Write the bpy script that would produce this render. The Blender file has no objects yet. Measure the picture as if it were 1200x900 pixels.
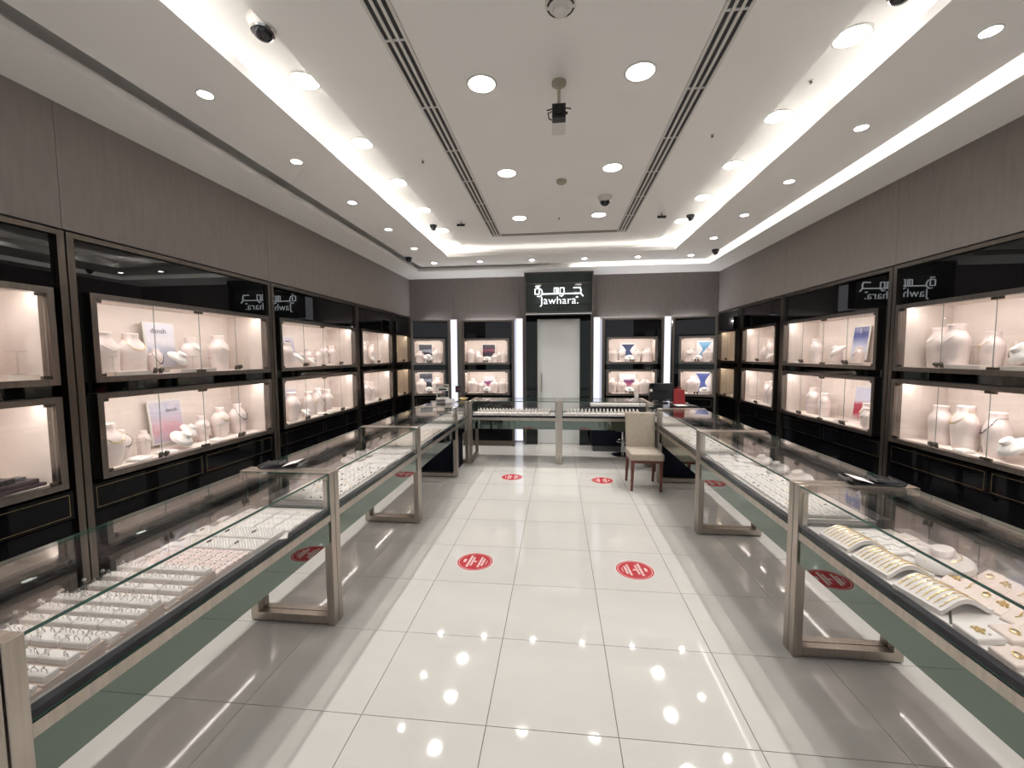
import bpy, math, random
from mathutils import Matrix, Vector, Euler
random.seed(7)
PI = math.pi
SC = bpy.context.scene
COL = SC.collection

# ------------------------------------------------------------------ camera, world, exposure
cam = bpy.data.cameras.new('camera')
cam.sensor_width = 36.0
cam.lens = 36.0 * 492.4555 / 1200.0
cam.clip_start = 0.02
cam.clip_end = 60
camo = bpy.data.objects.new('camera', cam)
COL.objects.link(camo)
YAW, PIT, ROL = .1092, -.0695, -.0064
fw = Vector((-math.sin(YAW) * math.cos(PIT), math.cos(YAW) * math.cos(PIT), math.sin(PIT)))
r0 = Vector((math.cos(YAW), math.sin(YAW), 0))
u0 = r0.cross(fw)
rt = r0 * math.cos(ROL) + u0 * math.sin(ROL)
up = -r0 * math.sin(ROL) + u0 * math.cos(ROL)
M = Matrix((rt, up, -fw)).transposed().to_4x4()
M.translation = (1.5282, -1.7985, 1.7058)
camo.matrix_world = M
SC.camera = camo
W = bpy.data.worlds.new('world')
SC.world = W
W.use_nodes = True
W.node_tree.nodes['Background'].inputs[0].default_value = (.58, .59, .62, 1)
W.node_tree.nodes['Background'].inputs[1].default_value = .32
SC.view_settings.view_transform = 'Standard'
SC.view_settings.look = 'None'
SC.view_settings.exposure = 1.66
SC.view_settings.gamma = 1.0
SC.view_settings.use_curve_mapping = False
SC.cycles.use_denoising = True
SC.cycles.max_bounces = 10
SC.cycles.transparent_max_bounces = 32
SC.cycles.caustics_reflective = False
SC.cycles.caustics_refractive = False
SC.cycles.sample_clamp_indirect = 4.0
SPOT_W = 17.3
BIG_LAMP, MID_LAMP, SMALL_LAMP, COVE, OUTER, NICHE, SIGN, STRIP, GLOW = 26.0, 6.0, 30.0, 1.5, 5.0, 9.6, .9, .38, 16.0

# ------------------------------------------------------------------ materials
def mat(name, color, rough=.5, metal=0, spec=.5, noise=None, bump=None, emit=None, coat=0, scale=(1, 1, 1)):
    m = bpy.data.materials.new(name)
    m.use_nodes = True
    nt = m.node_tree
    b = nt.nodes['Principled BSDF']
    b.inputs['Base Color'].default_value = (*color, 1)
    b.inputs['Roughness'].default_value = rough
    b.inputs['Metallic'].default_value = metal
    b.inputs['Specular IOR Level'].default_value = spec
    b.inputs['Coat Weight'].default_value = coat
    if emit:
        b.inputs['Emission Color'].default_value = (*emit[0], 1)
        b.inputs['Emission Strength'].default_value = emit[1]
    if noise or bump:
        tc = nt.nodes.new('ShaderNodeTexCoord')
        mp = nt.nodes.new('ShaderNodeMapping')
        mp.inputs['Scale'].default_value = scale
        nt.links.new(tc.outputs['Object'], mp.inputs['Vector'])
        n = nt.nodes.new('ShaderNodeTexNoise')
        n.inputs['Scale'].default_value = (noise or bump)[0]
        n.inputs['Detail'].default_value = 5
        nt.links.new(mp.outputs['Vector'], n.inputs['Vector'])
        if noise:
            r = nt.nodes.new('ShaderNodeValToRGB')
            a = noise[1]
            r.color_ramp.elements[0].position = .3
            r.color_ramp.elements[1].position = .7
            r.color_ramp.elements[0].color = (*[c * (1 - a) for c in color], 1)
            r.color_ramp.elements[1].color = (*[min(1, c * (1 + a)) for c in color], 1)
            nt.links.new(n.outputs['Fac'], r.inputs['Fac'])
            nt.links.new(r.outputs['Color'], b.inputs['Base Color'])
        if bump:
            bp = nt.nodes.new('ShaderNodeBump')
            bp.inputs['Strength'].default_value = bump[1]
            bp.inputs['Distance'].default_value = .002
            nt.links.new(n.outputs['Fac'], bp.inputs['Height'])
            nt.links.new(bp.outputs['Normal'], b.inputs['Normal'])
    return m

def emission(name, color, strength):
    m = bpy.data.materials.new(name)
    m.use_nodes = True
    nt = m.node_tree
    nt.nodes.clear()
    e = nt.nodes.new('ShaderNodeEmission')
    e.inputs[0].default_value = (*color, 1)
    e.inputs[1].default_value = strength
    o = nt.nodes.new('ShaderNodeOutputMaterial')
    nt.links.new(e.outputs[0], o.inputs[0])
    return m

def pane_glass(name, tint, ior=1.5):
    # a flat pane: fresnel reflection over a straight-through tint
    m = bpy.data.materials.new(name)
    m.use_nodes = True
    nt = m.node_tree
    nt.nodes.clear()
    N = nt.nodes.new
    t = N('ShaderNodeBsdfTransparent'); t.inputs[0].default_value = (*tint, 1)
    g = N('ShaderNodeBsdfGlossy'); g.inputs['Roughness'].default_value = 0
    geo = N('ShaderNodeNewGeometry')
    ma = N('ShaderNodeMath'); ma.operation = 'MULTIPLY_ADD'
    ma.inputs[1].default_value = -(ior - 1 / ior)
    ma.inputs[2].default_value = ior
    fr = N('ShaderNodeFresnel')
    nt.links.new(geo.outputs['Backfacing'], ma.inputs[0])
    nt.links.new(ma.outputs[0], fr.inputs['IOR'])
    mx = N('ShaderNodeMixShader')
    nt.links.new(fr.outputs[0], mx.inputs[0])
    nt.links.new(t.outputs[0], mx.inputs[1])
    nt.links.new(g.outputs[0], mx.inputs[2])
    o = N('ShaderNodeOutputMaterial')
    nt.links.new(mx.outputs[0], o.inputs[0])
    return m

def gradient(name, stops, axis='Z', rough=.35, noise=0):
    # flat print: colours run along the object's generated axis
    m = bpy.data.materials.new(name)
    m.use_nodes = True
    nt = m.node_tree
    b = nt.nodes['Principled BSDF']
    b.inputs['Roughness'].default_value = rough
    tc = nt.nodes.new('ShaderNodeTexCoord')
    sx = nt.nodes.new('ShaderNodeSeparateXYZ')
    nt.links.new(tc.outputs['Generated'], sx.inputs[0])
    r = nt.nodes.new('ShaderNodeValToRGB')
    src = sx.outputs[axis]
    if noise:
        n = nt.nodes.new('ShaderNodeTexNoise')
        n.inputs['Scale'].default_value = 3.5
        n.inputs['Detail'].default_value = 3
        nt.links.new(tc.outputs['Generated'], n.inputs['Vector'])
        a = nt.nodes.new('ShaderNodeMath'); a.operation = 'MULTIPLY_ADD'
        a.inputs[1].default_value = noise
        nt.links.new(n.outputs['Fac'], a.inputs[0])
        nt.links.new(src, a.inputs[2])
        s = nt.nodes.new('ShaderNodeMath'); s.operation = 'SUBTRACT'
        s.inputs[1].default_value = noise * .5
        nt.links.new(a.outputs[0], s.inputs[0])
        src = s.outputs[0]
    nt.links.new(src, r.inputs['Fac'])
    el = r.color_ramp.elements
    while len(el) < len(stops):
        el.new(.5)
    for e, (p, c) in zip(el, stops):
        e.position = p
        e.color = (*c, 1)
    nt.links.new(r.outputs['Color'], b.inputs['Base Color'])
    return m

MT = {}
MT['tile'] = mat('cream_porcelain', (.635, .623, .592), .05, noise=(1.3, .035), spec=.36, scale=(1, 3, 1))
MT['grout'] = mat('grey_grout', (.13, .12, .11), .8, noise=(40, .2))
MT['fabric'] = mat('taupe_wall_fabric', (.24, .207, .195), .75, noise=(30, .07), bump=(260, .3), scale=(1, 1, .15))
MT['plaster'] = mat('white_ceiling_paint', (.88, .86, .83), .7, noise=(2, .01))
MT['steel'] = mat('brushed_steel', (.47, .42, .37), .34, 1, noise=(60, .12), scale=(1, 1, .06))
MT['steel_dark'] = mat('bronze_steel', (.15, .13, .112), .32, 1, noise=(50, .12), scale=(1, 1, .06))
MT['frame_steel'] = mat('dark_satin_steel', (.215, .19, .17), .3, 1, noise=(60, .12), scale=(1, 1, .06))
MT['chrome'] = mat('polished_chrome', (.6, .6, .6), .12, 1, noise=(20, .05))
MT['black'] = mat('black_gloss_lacquer', (.004, .004, .005), .008, spec=.5, noise=(5, .2))
MT['lacquer'] = mat('black_satin_lacquer', (.0035, .0035, .0045), .03, spec=.10, noise=(5, .2))
MT['smoke'] = mat('smoked_mirror', (.030, .034, .032), .015, .85, noise=(3, .05))
MT['greenmirror'] = mat('grey_green_mirror', (.165, .205, .182), .02, 1, noise=(2, .04))
MT['signglass'] = mat('dark_green_glass', (.052, .066, .060), .04, 0, .55, noise=(2, .06))
MT['cream'] = mat('blush_cream_leatherette', (.74, .665, .615), .7, noise=(14, .03), bump=(180, .15))
MT['white'] = mat('white_leatherette', (.80, .765, .745), .6, noise=(20, .02), bump=(150, .15))
MT['blush'] = mat('blush_leatherette', (.78, .665, .615), .65, noise=(20, .03), bump=(150, .15))
MT['bust'] = mat('pale_pink_velvet', (.78, .68, .655), .75, noise=(18, .025), bump=(220, .2))
MT['blush_shade'] = mat('shaded_blush_leatherette', (.60, .49, .43), .7, noise=(20, .03), bump=(150, .15))  # blush darkened to carry the shade between the ring pads
MT['pink'] = mat('pale_rose_card', (.80, .66, .64), .6, noise=(15, .03))
MT['deck'] = mat('white_deck_laminate', (.80, .765, .74), .35, noise=(8, .015))
MT['navy'] = mat('navy_channel_rubber', (.012, .013, .022), .7, 0, .05, noise=(30, .1))
MT['grey'] = mat('dark_grey_laminate', (.10, .10, .105), .4, noise=(20, .08))
MT['gold'] = mat('yellow_gold', (.86, .66, .31), .3, 1, noise=(60, .06))
MT['inlay'] = mat('brass_inlay', (.34, .27, .14), .3, 1, noise=(30, .06))
MT['silver'] = mat('white_gold', (.80, .78, .76), .33, 1, noise=(60, .1))
MT['stone'] = mat('dark_gemstone', (.05, .05, .06), .08, spec=.8, noise=(40, .3))
MT['acrylic'] = pane_glass('clear_acrylic', (.96, .97, .97))
MT['glass'] = pane_glass('clear_shop_glass', (.988, .988, .984), 1.42)
MT['top_glass'] = pane_glass('heavy_counter_glass', (.988, .988, .984), 1.8)
MT['door_edge'] = mat('pale_glass_edge', (.30, .33, .31), .2, noise=(12, .1))
MT['edge'] = mat('green_glass_edge', (.035, .11, .085), .12, noise=(12, .15))
MT['red'] = mat('red_vinyl', (.50, .022, .035), .4, noise=(10, .04))
MT['redbox'] = mat('red_paper', (.30, .02, .022), .5, noise=(10, .08))
MT['print'] = mat('white_print', (.80, .74, .72), .5, noise=(30, .03))
MT['seat'] = mat('taupe_upholstery', (.40, .345, .28), .75, noise=(25, .07), bump=(300, .3))
MT['wood'] = mat('red_brown_wood', (.14, .045, .03), .4, noise=(12, .3), scale=(3, 3, .4))
MT['whiteplastic'] = mat('white_plastic', (.68, .66, .62), .4, noise=(10, .02))
MT['beige'] = mat('beige_plastic', (.36, .33, .25), .45, noise=(10, .05))
MT['blackplastic'] = mat('black_plastic', (.012, .012, .013), .35, noise=(20, .2))
MT['dome'] = mat('smoked_dome', (.01, .009, .012), .05, spec=.6, noise=(5, .2))
MT['doorpaint'] = mat('pale_grey_door_paint', (.66, .68, .67), .45, noise=(1.5, .02))
MT['frontwall'] = mat('dark_front_fabric', (.07, .065, .065), .7, noise=(10, .08))
MT['lens'] = emission('lamp_lens_large', (1, .965, .92), BIG_LAMP)
MT['lens_mid'] = emission('lamp_lens_centre', (1, .965, .92), MID_LAMP)
MT['lens_small'] = emission('lamp_lens_small', (1, .965, .92), SMALL_LAMP)
MT['cove'] = emission('cove_led', (1, .975, .95), COVE)
MT['outer'] = emission('border_led', (1, .975, .95), OUTER)
MT['glow'] = emission('cabinet_top_led', (.95, .96, 1), GLOW)
MT['niche'] = emission('niche_led', (1, .915, .86), NICHE)
MT['niche_warm'] = emission('niche_led_warm', (1, .83, .60), NICHE * .55)
MT['letters'] = emission('lit_letters', (.93, .95, 1), SIGN)
MT['strip'] = emission('lit_wall_glow', (.86, .87, 1), STRIP)  # emission standing in for wall lit by hidden LEDs
MT['screen'] = emission('monitor_glow', (.012, .012, .035), 1)

# ------------------------------------------------------------------ mesh helpers
class MB:
    def __init__(s):
        s.v, s.f, s.mi = [], [], []
    def poly(s, pts, faces, mi=0):
        n = len(s.v)
        s.v += [tuple(p) for p in pts]
        for f in faces:
            s.f.append([i + n for i in f]); s.mi.append(mi)
        return s
    def box(s, a, b, mi=0, m=None):
        (x0, y0, z0), (x1, y1, z1) = a, b
        p = [(x0, y0, z0), (x1, y0, z0), (x1, y1, z0), (x0, y1, z0), (x0, y0, z1), (x1, y0, z1), (x1, y1, z1), (x0, y1, z1)]
        if m: p = [m @ Vector(q) for q in p]
        return s.poly(p, [(0, 3, 2, 1), (4, 5, 6, 7), (0, 1, 5, 4), (1, 2, 6, 5), (2, 3, 7, 6), (3, 0, 4, 7)], mi)
    def pane(s, a, b):
        # thin slab: two large faces material 0, edges material 1
        d = [b[i] - a[i] for i in range(3)]
        k = d.index(min(d))
        s.box(a, b)
        pairs = {2: (0, 1), 1: (2, 4), 0: (3, 5)}
        for j in range(6):
            s.mi[-6 + j] = 0 if j in pairs[k] else 1
        return s
    def cyl(s, p0, p1, r0, r1=None, n=16, mi=0, caps=True):
        p0, p1 = Vector(p0), Vector(p1)
        r1 = r0 if r1 is None else r1
        q = (p1 - p0).to_track_quat('Z', 'Y')
        pts = []
        for p, r in ((p0, r0), (p1, r1)):
            for i in range(n):
                a = 2 * PI * i / n
                pts.append(p + q @ Vector((r * math.cos(a), r * math.sin(a), 0)))
        fs = [(i, (i + 1) % n, n + (i + 1) % n, n + i) for i in range(n)]
        if caps:
            fs += [tuple(range(n))[::-1], tuple(range(n, 2 * n))]
        return s.poly(pts, fs, mi)
    def lathe(s, prof, n=20, m=None, mi=0):
        # prof: (z, rx, ry)
        pts, fs = [], []
        for z, rx, ry in prof:
            for i in range(n):
                a = 2 * PI * i / n
                p = Vector((rx * math.cos(a), ry * math.sin(a), z))
                pts.append(m @ p if m else p)
        for k in range(len(prof) - 1):
            for i in range(n):
                j = (i + 1) % n
                fs.append((k * n + i, k * n + j, (k + 1) * n + j, (k + 1) * n + i))
        fs.append(tuple(range(n))[::-1])
        L = (len(prof) - 1) * n
        fs.append(tuple(range(L, L + n)))
        return s.poly(pts, fs, mi)
    def tube(s, pts, r, n=5, closed=False, mi=0):
        pts = [Vector(p) for p in pts]
        N = len(pts)
        out, fs = [], []
        for i, p in enumerate(pts):
            a = pts[(i - 1) % N] if (closed or i) else p
            b = pts[(i + 1) % N] if (closed or i < N - 1) else p
            t = (b - a).normalized()
            q = t.to_track_quat('Z', 'Y')
            for k in range(n):
                an = 2 * PI * k / n
                out.append(p + q @ Vector((r * math.cos(an), r * math.sin(an), 0)))
        for i in range(N if closed else N - 1):
            j = (i + 1) % N
            for k in range(n):
                l = (k + 1) % n
                fs.append((i * n + k, i * n + l, j * n + l, j * n + k))
        if not closed:
            fs += [tuple(range(n))[::-1], tuple(range((N - 1) * n, N * n))]
        return s.poly(out, fs, mi)
    def extrude(s, outline, d, axis=1, mi=0):
        # 2-D outline in the plane normal to axis, extruded by d=(d0,d1)
        n = len(outline)
        def P(a, b, c):
            return {0: (c, a, b), 1: (a, c, b), 2: (a, b, c)}[axis]
        pts = [P(a, b, d[0]) for a, b in outline] + [P(a, b, d[1]) for a, b in outline]
        fs = [(i, (i + 1) % n, n + (i + 1) % n, n + i) for i in range(n)]
        fs += [tuple(range(n))[::-1], tuple(range(n, 2 * n))]
        return s.poly(pts, fs, mi)
    def mesh(s, name, mats, smooth=False):
        me = bpy.data.meshes.new(name)
        me.from_pydata(s.v, [], s.f)
        for m in (mats if isinstance(mats, (list, tuple)) else [mats]):
            me.materials.append(MT[m] if isinstance(m, str) else m)
        for p, i in zip(me.polygons, s.mi):
            p.material_index = i
        if smooth:
            for p in me.polygons:
                p.use_smooth = len(p.vertices) <= 4
            me.set_sharp_from_angle(angle=math.radians(40))
        me.update()
        return me

def link(name, me, parent=None, loc=(0, 0, 0), rot=(0, 0, 0), kind=None):
    o = bpy.data.objects.new(name, me)
    COL.objects.link(o)
    o.parent = parent
    o.location = loc
    o.rotation_euler = rot
    if kind: o['kind'] = kind
    return o
def obj(name, mb, m, parent=None, smooth=False, loc=(0, 0, 0), rot=(0, 0, 0), kind=None):
    return link(name, mb.mesh(name, m, smooth), parent, loc, rot, kind)
def tag(o, label, cat, group=None):
    o['label'] = label; o['category'] = cat
    if group: o['group'] = group
    return o
def thing(name, label, cat, loc=(0, 0, 0), rz=0, group=None):
    return tag(link(name, None, None, loc, (0, 0, rz)), label, cat, group)
def bevel(o, w=.004, seg=2):
    b = o.modifiers.new('bevel', 'BEVEL')
    b.width = w; b.segments = seg; b.limit_method = 'ANGLE'
    return o
def text_mesh(name, body, size, m, extrude=.001, spacing=1.0, offset=0, shear=0):
    c = bpy.data.curves.new(name, 'FONT')
    c.body = body; c.size = size; c.extrude = extrude; c.align_x = 'CENTER'; c.align_y = 'CENTER'
    c.space_character = spacing; c.offset = offset; c.shear = shear
    c.resolution_u = 3
    o = bpy.data.objects.new(name, c)
    COL.objects.link(o)
    bpy.context.view_layer.update()
    me = bpy.data.meshes.new_from_object(o.evaluated_get(bpy.context.evaluated_depsgraph_get()))
    bpy.data.objects.remove(o)
    me.materials.clear()
    me.materials.append(MT[m])
    return me
ORD = ['first', 'second', 'third', 'fourth', 'fifth', 'sixth', 'seventh', 'eighth', 'ninth', 'tenth', 'eleventh', 'twelfth',
       'thirteenth', 'fourteenth', 'fifteenth', 'sixteenth', 'seventeenth', 'eighteenth', 'nineteenth', 'twentieth', 'twenty-first', 'twenty-second']
NUM = ['one', 'two', 'three', 'four', 'five', 'six', 'seven', 'eight', 'nine', 'ten', 'eleven', 'twelve', 'thirteen', 'fourteen',
       'fifteen', 'sixteen', 'seventeen', 'eighteen', 'nineteen', 'twenty', 'twenty-one', 'twenty-two']

XL, XR, YB, YF = -1.40, 4.46, 6.36, -3.2

# ------------------------------------------------------------------ floor, walls, ceiling
floor = obj('floor', MB().box((XL - .5, YF, -.06), (XR + .5, YB + .3, -.004)), 'grout', kind='structure')
tile_me = MB().box((.0018, .0018, -.012), (.5982, .5982, 0)).mesh('floor_tile', 'tile')
for i in range(-3, 9):
    for j in range(-6, 12):
        x, y = i * .6, j * .6
        link('floor_tile', tile_me, floor, (x, y, 0))

def wall(name, boxes, m='fabric'):
    b = MB()
    for a in boxes: b.box(*a)
    return obj(name, b, m, kind='structure')
def panels(par, axis, pos, cuts, z0, z1, t):
    for a, b in zip(cuts, cuts[1:]):
        g = .0015
        if axis == 'x':
            mb = MB().box((min(pos, pos + t), a + g, z0), (max(pos, pos + t), b - g, z1))
        else:
            mb = MB().box((a + g, min(pos, pos + t), z0), (b - g, max(pos, pos + t), z1))
        obj('wall_panel', mb, 'fabric', par)
wl = wall('wall_left', [((XL - .62, YF, 0), (XL - .5, YB + .1, 3.6)), ((XL - .5, YF, 2.47), (XL - .012, YB, 3.6))])
panels(wl, 'x', XL - .012, [-3.2, -1.35, .45, 2.25, 4.10, YB], 2.47, 3.2, .012)
wr = wall('wall_right', [((XR + .5, YF, 0), (XR + .62, YB + .1, 3.6)), ((XR + .012, YF, 2.47), (XR + .5, YB, 3.6))])
panels(wr, 'x', XR + .012, [-3.2, -1.35, .45, 2.28, 4.10, YB], 2.47, 3.2, -.012)
wb = wall('wall_back', [((XL - .62, YB + .012, 0), (.90, YB + .12, 3.6)), ((2.17, YB + .012, 0), (XR + .62, YB + .12, 3.6)), ((.90, YB + .012, 0), (2.17, YB + .12, 2.45)), ((.90, YB + .012, 3.2), (2.17, YB + .12, 3.6))])
panels(wb, 'y', YB + .012, [XL - .5, -.51, .785, .905], 0, 3.25, -.012)
panels(wb, 'y', YB + .012, [2.165, 2.26, 3.555, XR + .5], 0, 3.25, -.012)
wall('wall_front', [((XL - .62, YF - .12, 0), (XL, YF, 3.6)), ((XR, YF - .12, 0), (XR + .62, YF, 3.6)), ((XL, YF - .12, 3.05), (XR, YF, 3.6))], 'frontwall')  # open shop front to the mall

# ceiling: low border, middle band with its lip, raised tray, centre panel
SX0, SX1, SY = -.95, 4.01, 5.56
MX0, MX1, MY = -.19, 3.25, 4.80
PX0, PX1, PY = .03, 3.03, 5.10
ceil = obj('ceiling', MB().box((MX0 - .45, YF, 3.45), (MX1 + .45, MY + .72, 3.5)), 'plaster', kind='structure')
def ring(x0, x1, y1, X0, X1, Y1, z0, z1):
    return MB().box((X0, YF, z0), (x0, Y1, z1)).box((x1, YF, z0), (X1, Y1, z1)).box((x0, y1, z0), (x1, Y1, z1))
obj('ceiling_border', ring(SX0, SX1, SY, XL - .02, XR + .02, YB, 3.2, 3.235), 'plaster', ceil)
obj('ceiling_border_edge', ring(SX0 + .0, SX1 - .0, SY - .0, SX0 - .05, SX1 + .05, SY + .05, 3.188, 3.2), 'plaster', ceil)
obj('ceiling_cove_back', ring(SX0 - .10, SX1 + .10, SY + .10, SX0 - .14, SX1 + .14, SY + .14, 3.235, 3.5), 'plaster', ceil)
obj('ceiling_band', ring(MX0, MX1, MY, SX0 + .085, SX1 - .085, SY - .085, 3.25, 3.27), 'plaster', ceil)
obj('ceiling_band_lip', ring(MX0, MX1, MY, MX0 - .02, MX1 + .02, MY + .02, 3.27, 3.305), 'plaster', ceil)
obj('ceiling_cove_lid', ring(MX0 - .40, MX1 + .40, MY + .40, SX0 - .14, SX1 + .14, SY + .14, 3.485, 3.52), 'plaster', ceil)
obj('ceiling_tray_side', ring(MX0 - .42, MX1 + .42, MY + .42, MX0 - .44, MX1 + .44, MY + .44, 3.27, 3.5), 'plaster', ceil)
obj('ceiling_centre_panel', MB().box((PX0, YF, 3.405), (PX1, PY, 3.45)), 'plaster', ceil)
# cove light strips
def strip(name, a, b, m, label, group):
    return tag(obj(name, MB().box(a, b), m), label, 'light', group)
G = 'LED strips hidden in the ceiling coves'
strip('cove_light', (MX0 - .16, YF, 3.272), (MX0 - .12, MY + .16, 3.282), 'cove', 'white LED strip in the raised tray cove along the left side', G)
strip('cove_light', (MX1 + .12, YF, 3.272), (MX1 + .16, MY + .16, 3.282), 'cove', 'white LED strip in the raised tray cove along the right side', G)
strip('cove_light', (MX0 - .12, MY + .12, 3.272), (MX1 + .12, MY + .16, 3.282), 'cove', 'white LED strip in the raised tray cove along the back side', G)
strip('cove_light', (SX1 - .075, YF, 3.272), (SX1 - .055, SY - .06, 3.28), 'outer', 'white LED strip in the outer border cove above the right wall', G)
strip('cove_light', (1.75, SY - .075, 3.272), (SX1 - .085, SY - .055, 3.28), 'outer', 'white LED strip in the outer border cove above the back wall', G)

# ------------------------------------------------------------------ downlights
def downlight_meshes(r, m):
    rim = MB()
    n = 28
    pts, fs = [], []
    for rr, z in ((r * 1.16, 0), (r * 1.14, -.006), (r * 1.0, -.006), (r * .97, -.001)):
        for i in range(n):
            a = 2 * PI * i / n
            pts.append((rr * math.cos(a), rr * math.sin(a), z))
    for k in range(3):
        for i in range(n):
            j = (i + 1) % n
            fs.append((k * n + j, k * n + i, (k + 1) * n + i, (k + 1) * n + j))
    rim.poly(pts, fs)
    lens = MB().poly([(r * .97 * math.cos(2 * PI * i / n), r * .97 * math.sin(2 * PI * i / n), -.002) for i in range(n)], [tuple(range(n))[::-1]])
    return rim.mesh('rim', 'whiteplastic', True), lens.mesh('lens', m)
big, mid, small = downlight_meshes(.084, 'lens'), downlight_meshes(.084, 'lens_mid'), downlight_meshes(.040, 'lens_small')
def downlight(x, y, z, ms, label, group, aim=None):
    t = thing('downlight', label, 'ceiling light', (x, y, z), 0, group)
    link('rim', ms[0], t); link('lens', ms[1], t)
    if aim:  # narrow beam of a small spotlight, turned towards the counters
        L = bpy.data.lights.new('beam', 'SPOT')
        L.energy = SPOT_W; L.color = (1, .955, .90); L.spot_size = math.radians(86); L.spot_blend = .55; L.shadow_soft_size = .03
        lo = link('beam', L, t, (0, 0, -.012))
        lo.rotation_euler = (Vector(aim) - Vector((x, y, z))).to_track_quat('-Z', 'Y').to_euler()
for side, x in (('left', -.075), ('right', 3.14)):
    for k, y in enumerate((-.74, .05, .84, 1.63, 2.43, 3.24, 4.08, 4.88)):
        downlight(x, y, 3.45, big, 'large round downlight in the %s tray edge, %s from the entrance' % (side, ORD[k]), 'large round downlights of the tray')
for side, x in (('left', 1.05), ('right', 2.02)):
    for k, y in enumerate((.93, 2.24, 3.55)):
        downlight(x, y, 3.405, mid, 'large round downlight in the centre panel, %s row, %s from the entrance' % (side, ORD[k]), 'large round downlights of the centre panel')
for side, x in (('left', -.54), ('right', 3.60)):
    for k, y in enumerate((-1.20, -.30, .58, 1.45, 2.36, 3.28, 4.21, 5.19)):
        downlight(x, y, 3.25, small, 'small round spotlight in the %s ceiling band, %s from the entrance' % (side, ORD[k]), 'small spotlights of the ceiling band', (x + (.12 if x < 0 else -.12), y, .95))
for k, x in enumerate((.24, 1.10, 1.95, 2.79)):
    downlight(x, 5.19, 3.25, small, 'small round spotlight in the back ceiling band, %s from the left wall' % ORD[k], 'small spotlights of the ceiling band', (x, 5.1, .95))

# ------------------------------------------------------------------ slot diffusers and ceiling gadgets
def slots(name, x0, x1, y0, y1, along, label, dark=True):
    t = thing(name, label, 'air vent', ((x0 + x1) / 2, (y0 + y1) / 2, 3.405), 0, 'linear slot air diffusers')
    w, l = (x1 - x0) / 2, (y1 - y0) / 2
    obj('backing', MB().box((-w, -l, -.002), (w, l, 0)), 'blackplastic' if dark else 'steel_dark', t)
    for k in range(4):
        if along == 'y':
            a = -w + k * (2 * w - .017) / 3
            b = MB().box((a, -l, -.010), (a + .017, l, -.002))
        else:
            a = -l + k * (2 * l - .012) / 3
            b = MB().box((-w, a, -.008), (w, a + .012, -.002))
        obj('slat', b, 'whiteplastic' if dark else 'steel', t)
    if along == 'y':
        y = -l + .5
        while y < l:
            obj('spacer', MB().box((-w, y, -.008), (w, y + .014, -.002)), 'whiteplastic', t)
            y += .62
slots('slot_diffuser', .585, .725, YF + .1, 4.30, 'y', 'long triple-slot air diffuser in the ceiling, left of the hanging camera')
slots('slot_diffuser', 2.335, 2.475, YF + .1, 4.30, 'y', 'long triple-slot air diffuser in the ceiling, right of the hanging camera')
slots('slot_diffuser', .725, 2.335, 4.22, 4.30, 'x', 'narrow grey air diffuser across the back of the centre panel', False)

def dome_camera(x, y, z, s, label, white):
    t = thing('dome_camera', label, 'camera', (x, y, z), 0, 'ceiling dome cameras')
    t.scale = (s, s, s)
    if white:
        obj('housing', MB().lathe([(0, .075, .075), (-.012, .078, .078), (-.045, .066, .066), (-.055, .058, .058)][::-1], 28), 'whiteplastic', t, True)
        obj('trim_ring', MB().lathe([(-.054, .062, .062), (-.064, .058, .058)][::-1], 28), 'chrome', t, True)
    else:
        obj('housing', MB().lathe([(0, .070, .070), (-.02, .068, .068), (-.05, .06, .06)][::-1], 28), 'blackplastic', t, True)
    obj('dome', MB().lathe([(-.052 - .05 * math.sin(a), .052 * math.cos(a) + .001, .052 * math.cos(a) + .001) for a in [k * PI / 14 for k in range(8)]][::-1], 24), 'dome', t, True)
dome_camera(.0, .36, 3.45, 1.0, 'white dome camera with black eye in the left tray edge', True)
dome_camera(2.03, 2.95, 3.405, 1.0, 'white dome camera with dark eye in the centre panel', True)
dome_camera(-.14, 3.84, 3.45, .7, 'small black dome camera beside the left tray downlights', False)
dome_camera(3.19, 3.86, 3.45, .7, 'small black dome camera beside the right tray downlights', False)
dome_camera(-.82, 4.75, 3.25, .75, 'small black dome camera in the back left ceiling band', False)
dome_camera(3.86, 4.88, 3.25, .75, 'small black dome camera in the back right ceiling band', False)
dome_camera(3.14, .50, 3.45, .95, 'black dome camera at the front end of the right tray edge', False)

t = thing('bullet_camera', 'box camera hanging on a beige pole from the centre panel', 'camera', (1.532, .97, 3.405))
obj('ceiling_plate', MB().lathe([(0, .045, .045), (-.018, .045, .045), (-.024, .036, .036)][::-1], 24), 'beige', t, True)
obj('pole', MB().cyl((0, 0, -.02), (0, 0, -.20), .011), 'beige', t, True)
obj('bracket', MB().box((-.02, -.03, -.215), (.02, .05, -.20)), 'whiteplastic', t)
body = obj('body', MB().box((-.042, -.10, -.30), (.042, .05, -.215)), 'whiteplastic', t)
bevel(body, .008)
obj('lens_block', MB().box((-.04, -.16, -.298), (.04, -.10, -.218)), 'blackplastic', t)
obj('lens_ring', MB().cyl((0, -.175, -.258), (0, -.158, -.258), .028), 'dome', t, True)
obj('focus_knob', MB().cyl((.04, -.13, -.26), (.052, -.13, -.26), .008), 'blackplastic', t, True)
obj('cable', MB().tube([(-.01, .02, -.20), (-.04, -.02, -.185), (-.066, -.06, -.215), (-.06, -.08, -.26), (-.042, -.09, -.275)], .004, 6), 'blackplastic', t, True)
obj('antenna', MB().tube([(-.075, -.02, -.178), (-.03, -.02, -.168), (.03, -.02, -.168), (.075, -.02, -.176)], .004, 6), 'blackplastic', t, True)

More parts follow.
